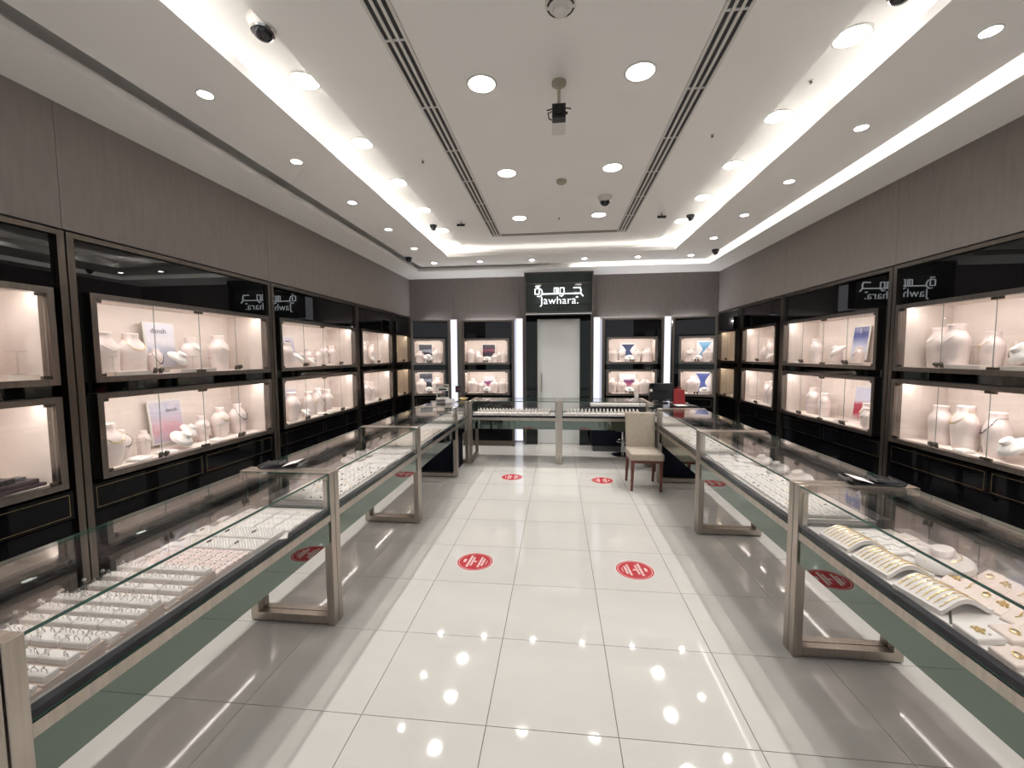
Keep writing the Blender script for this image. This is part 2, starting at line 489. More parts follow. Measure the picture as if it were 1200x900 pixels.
t = thing('smoke_siren', 'round white ceiling sounder with dark louvres above the hanging camera', 'detector', (1.539, .37, 3.405))
obj('base', MB().lathe([(0, .075, .075), (-.015, .075, .075), (-.03, .05, .05)][::-1], 28), 'whiteplastic', t, True)
for k in range(4):
    a0 = k * PI / 2 + .2
    obj('louvre', MB().tube([(.062 * math.cos(a0 + i * .14), .062 * math.sin(a0 + i * .14), -.022) for i in range(9)], .006, 6), 'blackplastic', t, True)
obj('cap', MB().lathe([(-.03, .04, .04), (-.05, .036, .036), (-.062, .018, .018)][::-1], 24), 'whiteplastic', t, True)
tag(obj('smoke_detector', MB().lathe([(0, .05, .05), (-.02, .05, .05), (-.035, .032, .032)][::-1], 24), 'beige', None, True, (1.56, 2.47, 3.405)),
    'small beige round smoke detector between the centre downlights', 'detector')
for x, y, z, l in ((1.54, 3.6, 3.405, 'tiny ceiling sprinkler head between the last centre downlights'), (.35, 1.9, 3.405, 'tiny sprinkler head on the ceiling left of the slot diffuser'),
                (2.72, 1.75, 3.405, 'tiny sprinkler head on the ceiling right of the slot diffuser'), (3.14, 1.22, 3.45, 'tiny sprinkler head between two right tray downlights')):
    t = thing('sprinkler', l, 'sprinkler', (x, y, z), 0, 'ceiling sprinkler heads')
    obj('escutcheon', MB().lathe([(0, .016, .016), (-.004, .014, .014)][::-1], 14), 'whiteplastic', t, True)
    obj('head', MB().cyl((0, 0, -.004), (0, 0, -.02), .005, .009, 10), 'steel_dark', t, True)
for x, l in ((.294, 'black swivel spotlight under the ceiling, left of the slot diffuser end'), (2.776, 'black swivel spotlight under the ceiling, right of the slot diffuser end')):
    t = thing('swivel_spot', l, 'ceiling light', (x, 3.6, 3.405), 0, 'black swivel spots')
    obj('stem', MB().cyl((0, 0, 0), (0, 0, -.035), .006, n=8), 'blackplastic', t, True)
    obj('head', MB().cyl((-.05, 0, -.04), (.05, -.01, -.045), .016, n=12), 'blackplastic', t, True)

# ------------------------------------------------------------------ wall display cabinets
PLACE = {}
class Frame:
    """a spot with its own x (width), y (into the wall), z axes"""
    def __init__(s, loc, rz):
        s.loc, s.rz = Vector(loc), rz
        s.R = Matrix.Rotation(rz, 3, 'Z')
    def w(s, x, y, z):
        return s.loc + s.R @ Vector((x, y, z))
NICHE_D = .40
door_cache = {}
def cabinet(key, label, loc, rz, width, top, fasc, niches, marg, ndoor, led='niche', post_l=True, post_r=True, drawers=2, deep=.46, protrude=.0, turn=0):
    """niches: list of (z0,z1); marg: (left,right) from module ends to the box frame"""
    F = Frame(loc, rz)
    c = thing('display_cabinet', label, 'display cabinet', loc, rz, 'wall display cabinets')
    a, b = marg[0], width - marg[1]
    zs = sorted(niches)
    # body: black shell around the niches
    body = MB()
    t = .02
    body.box((0, deep - .02, 0), (width, deep, top))
    body.box((0, .035, 0), (.02, deep - .02, top)).box((width - .02, .035, 0), (width, deep - .02, top))
    body.box((.02, .03, top - .02), (width - .02, deep - .02, top))
    body.box((.02, .05, 0), (width - .02, deep - .02, zs[0][0] - .21))
    obj('carcass', body, 'black', c)
    lo = MB().box((.046, .012, .10), (width - .046, .03, zs[0][0] - .205))
    obj('base_panel', lo, 'lacquer', c)
    obj('plinth', MB().box((.03, .02, 0), (width - .03, .05, .10)), 'steel_dark', c)
    # glossy fascia glass, turned on some units to shift the sign's reflection
    px = width - .046 if turn >= 0 else .046
    fm = Matrix.Translation((px, .012, 0)) @ Matrix.Rotation(-turn, 4, 'Z') @ Matrix.Translation((-px, 0, 0))
    obj('fascia_panel', MB().box((.046, 0, fasc), (width - .046, .012, top - .032), 0, fm), 'black', c)
    obj('fascia_ledge', MB().box((.046, .012, fasc - .012), (width - .046, .12, fasc)), 'black', c)
    # smoked mirror between and beside the boxes
    obj('mirror_panel', MB().box((.046, .034, zs[0][1]), (width - .046, .05, zs[1][0])), 'smoke', c)
    obj('mirror_panel', MB().box((.046, .034, zs[0][0]), (a, .05, fasc)), 'smoke', c)
    obj('mirror_panel', MB().box((b, .034, zs[0][0]), (width - .046, .05, fasc)), 'smoke', c)
    if post_l: obj('post', MB().box((.0045, -.015, 0), (.044, .03, top)), 'steel_dark', c)
    if post_r: obj('post', MB().box((width - .044, -.015, 0), (width - .0045, .03, top)), 'steel_dark', c)
    obj('top_rail', MB().box((.044, -.015, top - .03), (width - .044, .03, top)), 'steel_dark', c)
    # drawers below the boxes
    zt = zs[0][0] - .025
    n = drawers
    for k in range(n):
        x0 = .05 + k * (width - .10) / n + .004
        x1 = .05 + (k + 1) * (width - .10) / n - .004
        d = obj('drawer', MB().box((x0, -.002, zt - .17), (x1, .05, zt)), 'lacquer', c)
        g = MB()
        for p, q in (((x0 + .02, zt - .022), (x1 - .02, zt - .019)), ((x0 + .02, zt - .153), (x1 - .02, zt - .150)),
                     ((x0 + .02, zt - .150), (x0 + .023, zt - .022)), ((x1 - .023, zt - .150), (x1 - .02, zt - .022))):
            g.box((p[0], -.0035, p[1]), (q[0], -.002, q[1]))
        obj('inlay', g, 'inlay', d)
    fr = .036
    for (z0, z1) in niches:
        f = MB()
        y0, y1 = -.03 - protrude, .034
        f.box((a, y0, z0), (b, y1, z0 + fr)).box((a, y0, z1 - fr), (b, y1, z1))
        f.box((a, y0, z0 + fr), (a + fr, y1, z1 - fr)).box((b - fr, y0, z0 + fr), (b, y1, z1 - fr))
        obj('niche_frame', f, 'frame_steel', c)
        x0, x1, w0, w1 = a + fr * .6, b - fr * .6, z0 + fr * .6, z1 - fr * .1
        l = MB()
        D = NICHE_D if deep > .44 else deep - .04
        l.box((x0 - .004, y1, w0 - .004), (x1 + .004, D + .01, w0 + .012)).box((x0 - .004, y1, w1 - .012), (x1 + .004, D + .01, w1 + .004))
        l.box((x0 - .004, D, w0 + .012), (x1 + .004, D + .012, w1 - .012))
        l.box((x0 - .004, y1, w0 + .012), (x0 + .006, D, w1 - .012)).box((x1 - .006, y1, w0 + .012), (x1 + .004, D, w1 - .012))
        obj('niche_lining', l, 'cream', c)
        ls = MB()
        A, Bq = (y1 + .034, w1 - .0135), (y1 + .003, z1 - .031)
        P_ = [(xx, yy, zz) for xx in (x0 + .02, x1 - .02) for yy, zz in (A, Bq, (y1 + .001, z1 - .031), (y1 + .001, w1 - .0135))]
        ls.poly(P_, [(1, 0, 4, 5)], 1).poly(P_, [(0, 1, 2, 3), (7, 6, 5, 4), (1, 5, 6, 2), (2, 6, 7, 3), (3, 7, 4, 0)], 0)
        obj('light_strip', ls, ['frame_steel', led], c)
        # glass doors
        gx0, gx1 = a + fr + .003, b - fr - .003
        n = ndoor
        for k in range(n):
            p, q = gx0 + k * (gx1 - gx0) / n, gx0 + (k + 1) * (gx1 - gx0) / n
            dz0, dz1 = z0 + fr + .003, z1 - fr - .003
            g = obj('glass_door', MB().pane((p + .002, -.012, dz0), (q - .002, -.008, dz1)), ['glass', 'door_edge'], c)
            left_hinged = (k % 2 == 0)
            hx = p + .004 if left_hinged else q - .036
            for zz in (dz0 - .002, dz1 - .016):
                obj('hinge', MB().box((hx, -.018, zz), (hx + .032, .0, zz + .018)), 'steel_dark', g)
            kx = q - .022 if left_hinged else p + .022
            obj('lock_knob', MB().lathe([(-.016, .008, .008), (-.010, .015, .015), (0, .017, .017), (.010, .015, .015), (.016, .008, .008)], 12, Matrix.Translation((kx, -.026, dz0 + .030))).box((kx - .012, -.020, dz0 + .002), (kx + .012, -.012, dz0 + .026)), 'steel_dark', g, True)
    PLACE[key] = (F, niches, a, b)
    return c

TOP, FAS = 2.455, 2.125
NZ = [(.925, 1.475), (1.545, 2.11)]
LEFT, RIGHT = PI / 2, -PI / 2
cabinet('L0', 'black and steel display cabinet on the left wall, nearest the entrance', (XL, -1.35, 0), LEFT, 1.80, TOP, FAS, NZ, (.10, .09), 4)
cabinet('L1', 'black and steel display cabinet on the left wall holding the two danah posters', (XL, .45, 0), LEFT, 1.80, TOP, FAS, NZ, (.10, .07), 4)
cabinet('L2', 'black and steel display cabinet on the left wall holding two lilac posters', (XL, 2.25, 0), LEFT, 1.85, TOP, FAS, NZ, (.10, .07), 4, turn=math.radians(2.2))
cabinet('L3', 'narrower black and steel display cabinet on the left wall, no posters', (XL, 4.10, 0), LEFT, 1.35, TOP, FAS, NZ, (.10, .07), 2)
cabinet('L4', 'narrow amber-lit display cabinet at the end of the left wall', (XL, 5.45, 0), LEFT, .88, TOP, FAS, NZ, (.07, .03), 2, 'niche_warm', drawers=1)
cabinet('R0', 'black and steel display cabinet on the right wall, nearest the entrance', (XR, .45, 0), RIGHT, 1.80, TOP, FAS, NZ, (.07, .10), 4)
cabinet('R1', 'black and steel display cabinet on the right wall with large pale busts', (XR, 2.28, 0), RIGHT, 1.83, TOP, FAS, NZ, (.07, .10), 4)
cabinet('R2', 'black and steel display cabinet on the right wall with blue and red posters', (XR, 4.10, 0), RIGHT, 1.82, TOP, FAS, NZ, (.05, .13), 4, turn=math.radians(-2.2))
cabinet('R3', 'narrower black and steel display cabinet on the right wall, no posters', (XR, 5.42, 0), RIGHT, 1.32, TOP, FAS, NZ, (.15, .12), 2)
cabinet('R4', 'narrow amber-lit display cabinet at the end of the right wall', (XR, 6.33, 0), RIGHT, .91, TOP, FAS, NZ, (.03, .07), 2, 'niche_warm', drawers=1)
BNZ = [(.96, 1.43), (1.53, 2.01)]
cabinet('BL', 'back-wall display cabinet with dark red poster, left of the white door', (-.25, 5.90, 0), 0, .98, 2.345, 2.03, BNZ, (.02, .09), 2, deep=.38, drawers=1)
cabinet('BR', 'back-wall display cabinet with dark blue hourglass poster, right of the white door', (2.315, 5.90, 0), 0, 1.07, 2.345, 2.03, BNZ, (.08, .11), 2, deep=.38, drawers=1)
cabinet('CL', 'angled corner display cabinet at the back left with black and white posters', (-1.16, 5.70, 0), math.radians(17), .72, 2.36, 2.05, BNZ, (.03, .10), 2, deep=.36, drawers=1)
cabinet('CR', 'angled corner display cabinet at the back right with sky blue posters', (3.54, 5.96, 0), math.radians(-21), .73, 2.35, 2.05, BNZ, (.12, .03), 2, deep=.36, drawers=1)

# glowing panels stand in for LED-lit wall between the back cabinets; glow strips above
for x0, x1, l in ((-.585, -.43, 'between the left corner cabinet and red poster cabinet'), (.71, .86, 'between the red poster cabinet and dark portal'),
                  (2.19, 2.33, 'between the dark portal and hourglass poster cabinet'), (3.485, 3.625, 'between the hourglass poster cabinet and right corner cabinet')):
    t = thing('glow_wall_panel', 'white glowing stand-in for lit wall ' + l, 'light', ((x0 + x1) / 2, YB - .002, 0), 0, 'glowing stand-ins for the lit back wall')
    w = (x1 - x0) / 2
    obj('frame', MB().box((-w, -.03, .02), (-w + .012, 0, 2.40)).box((w - .012, -.03, .02), (w, 0, 2.40)).box((-w, -.03, 2.40), (w, 0, 2.412)), 'steel', t)
    obj('diffuser', MB().box((-w + .012, -.016, .02), (w - .012, -.004, 2.40)), 'strip', t)  # glowing sheet in place of the lit wall surface
for x0, x1, l in ((-.25, .70, 'the red poster cabinet'), (2.33, 3.37, 'the hourglass poster cabinet'), (-1.1, -.60, 'the left corner cabinet'), (3.64, 4.25, 'the right corner cabinet')):
    strip('glow_strip', (x0, YB - .03, 2.29), (x1, YB, 2.305), 'glow', 'slim LED strip glowing on the wall above ' + l, 'LED strips over the back cabinets')

# ------------------------------------------------------------------ sign and dark portal with white door
t = thing('shop_sign', 'dark green glass sign box with lit white Jawhara lettering above the door', 'sign', (1.535, 5.98, 0))
obj('back_glass', MB().box((-.605, .14, 2.47), (.605, .16, 3.02)), 'signglass', t)
obj('top_glass', MB().poly([(-.603, .005, 3.178), (.603, .005, 3.178), (.603, .14, 3.02), (-.603, .14, 3.02), (-.603, .02, 3.19), (.603, .02, 3.19), (.603, .16, 3.03), (-.603, .16, 3.03)],
    [(0, 3, 2, 1), (4, 5, 6, 7), (0, 1, 5, 4), (1, 2, 6, 5), (2, 3, 7, 6), (3, 0, 4, 7)]), 'signglass', t)
obj('bottom_glass', MB().box((-.603, 0, 2.47), (.603, .14, 2.482)), 'signglass', t)
for sx in (-1, 1):
    obj('side_trim', MB().box((min(sx * .603, sx * .625), -.014, 2.482), (max(sx * .603, sx * .625), .16, 3.195)), 'steel_dark', t)
obj('trim', MB().box((-.625, -.014, 2.452), (.625, .0, 2.482)).box((-.603, -.012, 3.178), (.603, 0, 3.195)).box((-.603, .130, 3.012), (.603, .142, 3.024)), 'steel_dark', t)
obj('seam', MB().box((-.603, .136, 2.62), (.603, .1398, 2.626)).box((-.003, .136, 2.482), (.003, .1398, 2.62)), 'smoke', t)
lm = text_mesh('latin', 'Jawhara.', .202, 'letters', .004, 1.04, -.003)
link('lettering', lm, t, (.02, .128, 2.70), (PI / 2, 0, 0))
def stroke(mb, pts, th):
    for (x0, z0), (x1, z1) in zip(pts, pts[1:]):
        d = Vector((x1 - x0, z1 - z0)); L = d.length; d /= L; n = Vector((-d.y, d.x)) * th / 2
        e = d * th * .4
        q = [(x0 - e.x + n.x, z0 - e.y + n.y), (x0 - e.x - n.x, z0 - e.y - n.y), (x1 + e.x - n.x, z1 + e.y - n.y), (x1 + e.x + n.x, z1 + e.y + n.y)]
        mb.extrude(q, (.122, .134), 1)
S = .0155
def SP(*pts): return [((x - 654.5) * S, 2.872 - (y - 341) * S) for x, y in pts]
ar = MB()
stroke(ar, SP((636, 344), (679, 344)), .018)
stroke(ar, SP((672.5, 337.3), (680, 337.3), (681, 340), (680.6, 344), (683.4, 347)), .018)
stroke(ar, SP((649.5, 344), (649.5, 337.2), (654, 337.2), (654, 344)), .013)
stroke(ar, SP((652, 337.2), (652, 344)), .012)
stroke(ar, SP((656.5, 344), (656.5, 337.2), (661, 337.2), (661, 344), (658.5, 347), (656, 346)), .013)
stroke(ar, SP((626.6, 338), (626.6, 344), (631.6, 344), (631.6, 337), (626.6, 338)), .013)
stroke(ar, SP((633.5, 338), (635.2, 341), (635.2, 344.5), (632.6, 347), (629.5, 346.6)), .013)
stroke(ar, SP((627.5, 335.2), (629, 335.2)), .013)
stroke(ar, SP((630.2, 335.2), (631.7, 335.2)), .013)
stroke(ar, SP((675.5, 348.2), (677.2, 348.2)), .018)
obj('arabic_lettering', ar, 'letters', t)
# portal
t = thing('mirror_portal', 'black glass portal framing the white door under the sign', 'portal', (1.53, 6.10, 0))
for a, b, z0, z1 in ((-.60, -.385, 0, 2.44), (.40, .60, 0, 2.44), (-.385, .40, 2.36, 2.44)):
    obj('glass_panel', MB().box((a, 0, z0), (b, .02, z1)), 'smoke', t)
obj('frame', MB().box((-.625, -.01, 0), (-.60, .24, 2.45)).box((.60, -.01, 0), (.625, .24, 2.45)).box((-.60, -.01, 2.43), (.60, .24, 2.45)), 'steel_dark', t)
d = obj('door_1', MB().box((1.17, 6.18, .01), (1.93, 6.22, 2.37)), 'doorpaint', kind='structure')
obj('door_edge', MB().box((1.145, 6.12, 0), (1.17, 6.22, 2.375)).box((1.93, 6.13, 0), (1.945, 6.22, 2.375)), 'whiteplastic', d)
obj('door_handle', MB().cyl((1.22, 6.14, 1.0), (1.22, 6.14, 1.35), .010, n=10).box((1.212, 6.14, 1.02), (1.228, 6.18, 1.04)).box((1.212, 6.14, 1.31), (1.228, 6.18, 1.33)), 'steel', d, True)
#@@PART2
# ------------------------------------------------------------------ showcase counters
DECK = .757
CTOP = .985
COUNTERS = {}
def counter(key, label, loc, rz, width, depth=.57, n_glass=1, closed=False, frames=(True, True)):
    F = Frame(loc, rz)
    c = thing('showcase_counter', label, 'display counter', loc, rz, 'glass showcase counters')
    pw, pd = .048, .050
    for i, x in enumerate((.001, width - pw - .001)):
        if not frames[i]: continue
        m = MB()
        fr = obj('end_frame', MB().box((x, 0, 0), (x + pw, pd, CTOP)), 'steel', c)
        bevel(fr, .002, 1)
        obj('foot_bar', MB().box((x, pd, .012), (x + pw, depth, .062)), 'steel', fr)
        obj('rear_leg', MB().box((x, depth - pd, .062), (x + pw, depth, .66)), 'steel', fr)
        obj('top_bar', MB().box((x, pd, CTOP - .042), (x + pw, depth + .03, CTOP)), 'steel', fr)
    a, b = .05, width - .05
    obj('front_rail', MB().box((a, .004, .682), (b, .045, .724)), 'steel', c)
    obj('light_channel', MB().box((a, .014, .725), (b, .046, .752)), 'navy', c)
    obj('apron_mirror', MB().box((a + .004, .010, .545), (b - .004, .018, .682)), 'greenmirror', c)
    obj('underside', MB().box((a, .046, .66), (b, depth - .01, .735)), 'grey', c)
    obj('deck', MB().box((a, .046, .735), (b, depth - .10, DECK)), 'deck', c)
    obj('rear_sill', MB().box((a, depth - .10, .735), (b, depth - .01, .765)), 'grey', c)
    k = n_glass
    for i in range(k):
        p, q = a - .002 + i * (b - a + .004) / k, a - .002 + (i + 1) * (b - a + .004) / k
        obj('front_glass', MB().pane((p, .006, .728), (q - .002, .014, CTOP - .013)), ['glass', 'edge'], c)
        obj('top_glass', MB().pane((p, .006, CTOP - .012), (q - .002, depth, CTOP - .002)), ['top_glass', 'edge'], c)
    obj('rear_glass', MB().pane((a, depth - .02, .766), (b, depth - .012, CTOP - .013)), ['glass', 'edge'], c)
    for x in (a - .0, b - .008):
        obj('end_glass', MB().pane((x, .018, .766), (x + .008, depth - .022, CTOP - .045)), ['glass', 'edge'], c)
    if closed:
        obj('base_cabinet', MB().box((.055, .09, .0), (width - .055, depth - .02, .655)), 'navy', c)
    COUNTERS[key] = F
    return c
YS = [-2.56, -.935, .66, 2.28, 3.90, 4.66]
XLF, XRF = .13, 2.84
nm = ['at the entrance on the left side, mostly out of view', 'nearest on the left, filled with ring trays', 'second on the left, filled with small pendant pads', 'third on the left, filled with yellow gold cards', 'short and closed below, at the back end of the left row']
for k in range(5):
    counter('L%d' % k, 'showcase counter ' + nm[k], (XLF, YS[k] + .002, 0), LEFT, YS[k + 1] - YS[k] - .004, closed=k == 4)
nm = ['at the entrance on the right side, mostly out of view', 'nearest on the right, filled with yellow gold bracelets', 'second on the right, filled with rows of white pads', 'third on the right, beside the chair', 'short and closed below, at the back end of the right row']
for k in range(5):
    counter('R%d' % k, 'showcase counter ' + nm[k], (XRF, YS[k + 1] - .002, 0), RIGHT, YS[k + 1] - YS[k] - .004, closed=k == 4)
counter('B0', 'steel and glass showcase counter across the back, left of its middle posts', (.13, 4.665, 0), 0, 1.413, .55, 3)
counter('B1', 'steel and glass showcase counter across the back, right of its middle posts', (1.545, 4.665, 0), 0, 1.36, .55, 3)

# ------------------------------------------------------------------ things inside the counters
def at(F, x, y, z, rz=0, tilt=0, roll=0):
    """place: local point of a counter / cabinet, extra turn about z, tilt about local x"""
    m = Matrix.Translation(F.loc) @ Matrix.Rotation(F.rz, 4, 'Z') @ Matrix.Translation((x, y, z)) @ Matrix.Rotation(rz, 4, 'Z') @ Matrix.Rotation(tilt, 4, 'X') @ Matrix.Rotation(roll, 4, 'Y')
    return m
def put(name, me, m, label=None, cat=None, group=None, parent=None):
    o = bpy.data.objects.new(name, me)
    COL.objects.link(o)
    if parent: o.parent = parent
    o.matrix_local = m
    if label: tag(o, label, cat, group)
    return o
ring_me = {}
for m_ in ('silver', 'gold'):
    mb = MB()
    R_ = .0102
    mb.tube([(R_ * math.cos(2 * PI * i / 14), 0, R_ * math.sin(2 * PI * i / 14) + .0085) for i in range(14)], .0015, 5, True)
    mb.lathe([(.019, .0014, .0014), (.021, .0040, .0040), (.0235, .0030, .0030)], 8)
    ring_me[m_] = mb.mesh('ring', m_, True)
# small pads and cards: local origin at base centre
def pad_mesh(name, w, d, h, m, slope=0):
    mb = MB()
    x, y, e = w / 2, d / 2, .0035
    z0, z1 = h, h + slope
    p = [(-x, -y, 0), (x, -y, 0), (x, y, 0), (-x, y, 0), (-x, -y, z0 - e), (x, -y, z0 - e), (x, y, z1 - e), (-x, y, z1 - e),
         (-x + e, -y + e, z0), (x - e, -y + e, z0), (x - e, y - e, z1), (-x + e, y - e, z1)]
    mb.poly(p, [(0, 3, 2, 1), (0, 1, 5, 4), (1, 2, 6, 5), (2, 3, 7, 6), (3, 0, 4, 7), (4, 5, 9, 8), (5, 6, 10, 9), (6, 7, 11, 10), (7, 4, 8, 11), (8, 9, 10, 11)])
    return mb.mesh(name, m)
def studs_mesh(h, m, dx=.008, slope=0):
    mb = MB()
    for s in (-1, 1):
        mb.lathe([(h, .0028, .0028), (h + .003, .0042, .0042), (h + .005, .0022, .0022)], 8, Matrix.Translation((s * dx, 0, slope / 2)))
    return mb.mesh('earring_pair', m, True)
def pendant_mesh(h, m, w, slope=0, seed=0):
    rnd = random.Random(seed)
    mb = MB()
    k = rnd.choice((0, 1, 2))
    zz = h + slope / 2
    pts = [(-w * .33, .010, zz + .0015), (-w * .16, -.001, zz + .0015), (0, -.007, zz + .0015), (w * .16, -.001, zz + .0015), (w * .33, .010, zz + .0015)]
    mb.tube(pts, .0010, 4)
    if k == 0: mb.lathe([(zz, .006, .005), (zz + .003, .006, .005), (zz + .005, .003, .003)], 8, Matrix.Translation((0, -.009, 0)))
    elif k == 1:
        for a in range(5): mb.lathe([(zz, .0035, .0035), (zz + .003, .0025, .0025)], 6, Matrix.Translation((.006 * math.cos(a * 1.257), -.010 + .006 * math.sin(a * 1.257), 0)))
    else: mb.box((-.0035, -.018, zz), (.0035, -.006, zz + .003))
    return mb.mesh('pendant', m, True)

CN = {'L1': 'first left counter', 'L2': 'second left counter', 'L3': 'third left counter', 'L4': 'short left counter', 'R1': 'first right counter', 'R2': 'second right counter',
      'R3': 'third right counter', 'R4': 'short right counter', 'B0': 'left back counter', 'B1': 'right back counter'}

# --- first left counter: local x = world y + .933, local y = .13 - world x
F = COUNTERS['L1']
slab = pad_mesh('ring_pad', .037, .097, .020, 'white')
def ring_tray(n, x0, x1, ordw):
    w = x1 - x0
    t = thing('ring_tray', '%s stepped blush tray of standing rings from the entrance, first left counter' % ordw, 'jewellery tray', F.w(x0, .03, DECK + .001), F.rz, 'stepped ring trays')
    rows = 4
    mb = MB()
    pr = [(0, 0)]
    h0, hs = .012, .009
    for r in range(rows):
        xa, xb = r * w / rows, (r + 1) * w / rows
        pr += [(xa, h0 + r * hs), (xb, h0 + r * hs + .002)]
    pr += [(w, 0)]
    mb.extrude(pr, (.02, .438), 1)
    obj('stand', mb, 'blush_shade', t)
    for r in range(rows):
        for q in range(4):
            if r == 0 and q == 3 and n == 0: pass
            cx, cy = (r + .5) * w / rows, .074 + q * .104
            z = h0 + r * hs + .002
            put('ring_pad', slab, Matrix.Translation((cx, cy, z)) @ Matrix.Rotation(random.uniform(-.02, .02), 4, 'Z'), parent=t)
            for j in range(3):
                yy = cy - .033 + j * .033
                if random.random() < .06: continue
                m = Matrix.Translation(F.loc) @ Matrix.Rotation(F.rz, 4, 'Z') @ Matrix.Translation((x0 + cx - .006, .03 + yy, DECK + z + .0165)) @ Matrix.Rotation(PI / 2 + random.uniform(-.35, .35), 4, 'Z') @ Matrix.Rotation(random.uniform(-.2, .1), 4, 'X')
                put('ring', ring_me['silver'], m, 'white gold ring, row %s, %s from the aisle, in the %s ring tray' % (NUM[r], ORD[q * 3 + j], ordw), 'ring', 'rings in the stepped trays')
ring_tray(0, .055, .275, 'first')
ring_tray(1, .285, .480, 'second')
ring_tray(2, .490, .715, 'third')
# clear risers behind the trays
ris = MB().box((-.028, -.022, 0), (.028, .022, .008)).box((-.012, -.004, .008), (.012, .004, .046)).box((-.024, -.016, .046), (.024, .016, .052))
risme = ris.mesh('acrylic_riser', 'acrylic')
bolt = MB().lathe([(.052, .008, .008), (.060, .005, .005)], 8).mesh('stud', 'silver', True)
for k, x in enumerate((.20, .275, .345, .415, .485, .56, .63)):
    o = put('acrylic_riser', risme, at(F, x, .485, DECK + .008, .2), 'small clear riser with a silver stud, %s behind the ring trays, first left counter' % ORD[k], 'riser', 'clear risers behind the ring trays')
    put('stud', bolt, Matrix.Identity(4), parent=o)
# rose tray of earring cards
t = thing('earring_tray', 'low rose tray of earring cards in the middle of the first left counter', 'jewellery tray', F.w(.722, .03, DECK + .001), F.rz)
obj('tray_base', MB().box((0, .02, 0), (.205, .438, .014)), 'pink', t)
cme = pad_mesh('earring_card', .030, .051, .012, 'pink', 0)
eme = studs_mesh(.012, 'silver')
for r in range(6):
    for q in range(8):
        m = at(F, .722 + .018 + r * .0335, .075 + q * .053, DECK + .0165, random.uniform(-.04, .04), 0, -.22)
        o = put('earring_card', cme, m, 'pale rose earring card, row %s, %s from the aisle, in the rose tray' % (NUM[r], ORD[q]), 'earring card', 'earring cards in the rose tray')
        put('earring_pair', eme, Matrix.Translation((0, 0, 0)), parent=o)
# big white cards with rows of tiny studs
def stud_card(w, d, nx, ny, m='silver', seed=0):
    rnd = random.Random(seed)
    mb = MB()
    for i in range(nx):
        for j in range(ny):
            x, y = -w / 2 + (i + .5) * w / nx, -d / 2 + (j + .5) * d / ny
            mb.lathe([(.012, .0022, .0022), (.0145, .0034, .0034), (.0165, .0016, .0016)], 6, Matrix.Translation((x + rnd.uniform(-.002, .002), y, 0)))
    return pad_mesh('stud_card', w, d, .012, 'white'), mb.mesh('studs', m, True)
sc, st = stud_card(.105, .140, 6, 9)
clip = MB().box((-.012, -.004, .010), (.012, .004, .019)).mesh('clip', 'blackplastic')
k = 0
for i in range(2):
    for j in range(3):
        m = at(F, .995 + i * .118, .115 + j * .148, DECK + .016 + .004 * i, random.uniform(-.03, .03))
        o = put('stud_card', sc, m, 'large white card of tiny stud earrings with black clip, column %s, %s from the aisle' % (NUM[i], ORD[j]), 'earring card', 'large stud cards')
        a = put('studs', st, Matrix.Identity(4), parent=o); a['kind'] = 'stuff'
        put('clip', clip, Matrix.Translation((.0, .066, 0)), parent=o)
tag(obj('card_stand', MB().box((0, 0.02, 0), (.245, .43, .014)), 'white', None, False, F.w(.935, .035, DECK + .001), (0, 0, F.rz)), 'flat white board under the six large stud cards, first left counter', 'board')
sc2, st2 = stud_card(.062, .105, 2, 4, 'silver', 3)
for i in range(4):
    for j in range(4):
        m = at(F, 1.225 + i * .070, .090 + j * .114, DECK + .006, random.uniform(-.04, .04), 0, -.12 + .05 * i)
        o = put('earring_sheet', sc2, m, 'cream drop earring card, row %s, %s from the aisle, first left counter' % (NUM[i], ORD[j]), 'earring card', 'drop earring cards')
        a = put('studs', st2, Matrix.Identity(4), parent=o)
tag(put('price_card', pad_mesh('price_card', .07, .10, .004, 'white'), at(F, 1.13, .065, DECK + .0005, .5)), 'loose white card lying by the aisle edge, first left counter', 'card')
for k, (x, y) in enumerate(((.80, .50), (.88, .505), (.96, .50), (1.06, .505), (1.16, .50), (1.30, .50))):
    put('white_pad', pad_mesh('white_pad', .07, .035, .012, 'white'), at(F, x, .515, DECK + .010, random.uniform(-.1, .1)), 'white slab lying on the rear sill, %s in line, first left counter' % ORD[k], 'pad', 'white slabs on the rear sill')

# --- generic rows of pads
def rows(key, x0, x1, nr, y0, y1, nq, h, m, jm, tilt, name='display_pad', slope=.006, skip=(), jit=.05, kinds=6, word='small white pad'):
    F = COUNTERS[key]
    dx, dy = (x1 - x0) / nr, (y1 - y0) / nq
    me = pad_mesh(name, dx * .76, dy * .90, h, m, 0)
    js = [pendant_mesh(h, jm[i % len(jm)], dy * .9, 0, i + 11) for i in range(kinds)]
    js = [j for j in js]
    for r in range(nr):
        for q in range(nq):
            if (r, q) in skip: continue
            mm = at(F, x0 + (r + .5) * dx, y0 + (q + .5) * dy, DECK + .004, random.uniform(-jit, jit), 0, tilt)
            o = put(name, me, mm, '%s with %s, row %s, %s from aisle, %s' % (word, 'jewellery', NUM[r], ORD[q], CN[key]), 'jewellery pad', 'pads in the ' + CN[key])
            put('jewel', random.choice(js), Matrix.Rotation(random.uniform(-.2, .2), 4, 'Z'), parent=o)
rows('L2', .06, .86, 12, .055, .40, 5, .017, 'white', ['silver', 'stone', 'gold', 'silver'], -.24)
rows('L2', 1.36, 1.55, 2, .055, .43, 6, .016, 'white', ['silver'], -.1, word='far-end white pad')
rows('L3', .07, 1.02, 13, .055, .43, 5, .022, 'cream', ['gold', 'gold', 'silver'], -.25, word='cream block')
rows('L4', .07, .70, 8, .055, .43, 4, .020, 'white', ['silver', 'gold'], -.15)
rows('R2', .70, 1.55, 12, .055, .36, 4, .018, 'white', ['silver', 'silver', 'stone', 'gold'], .10)
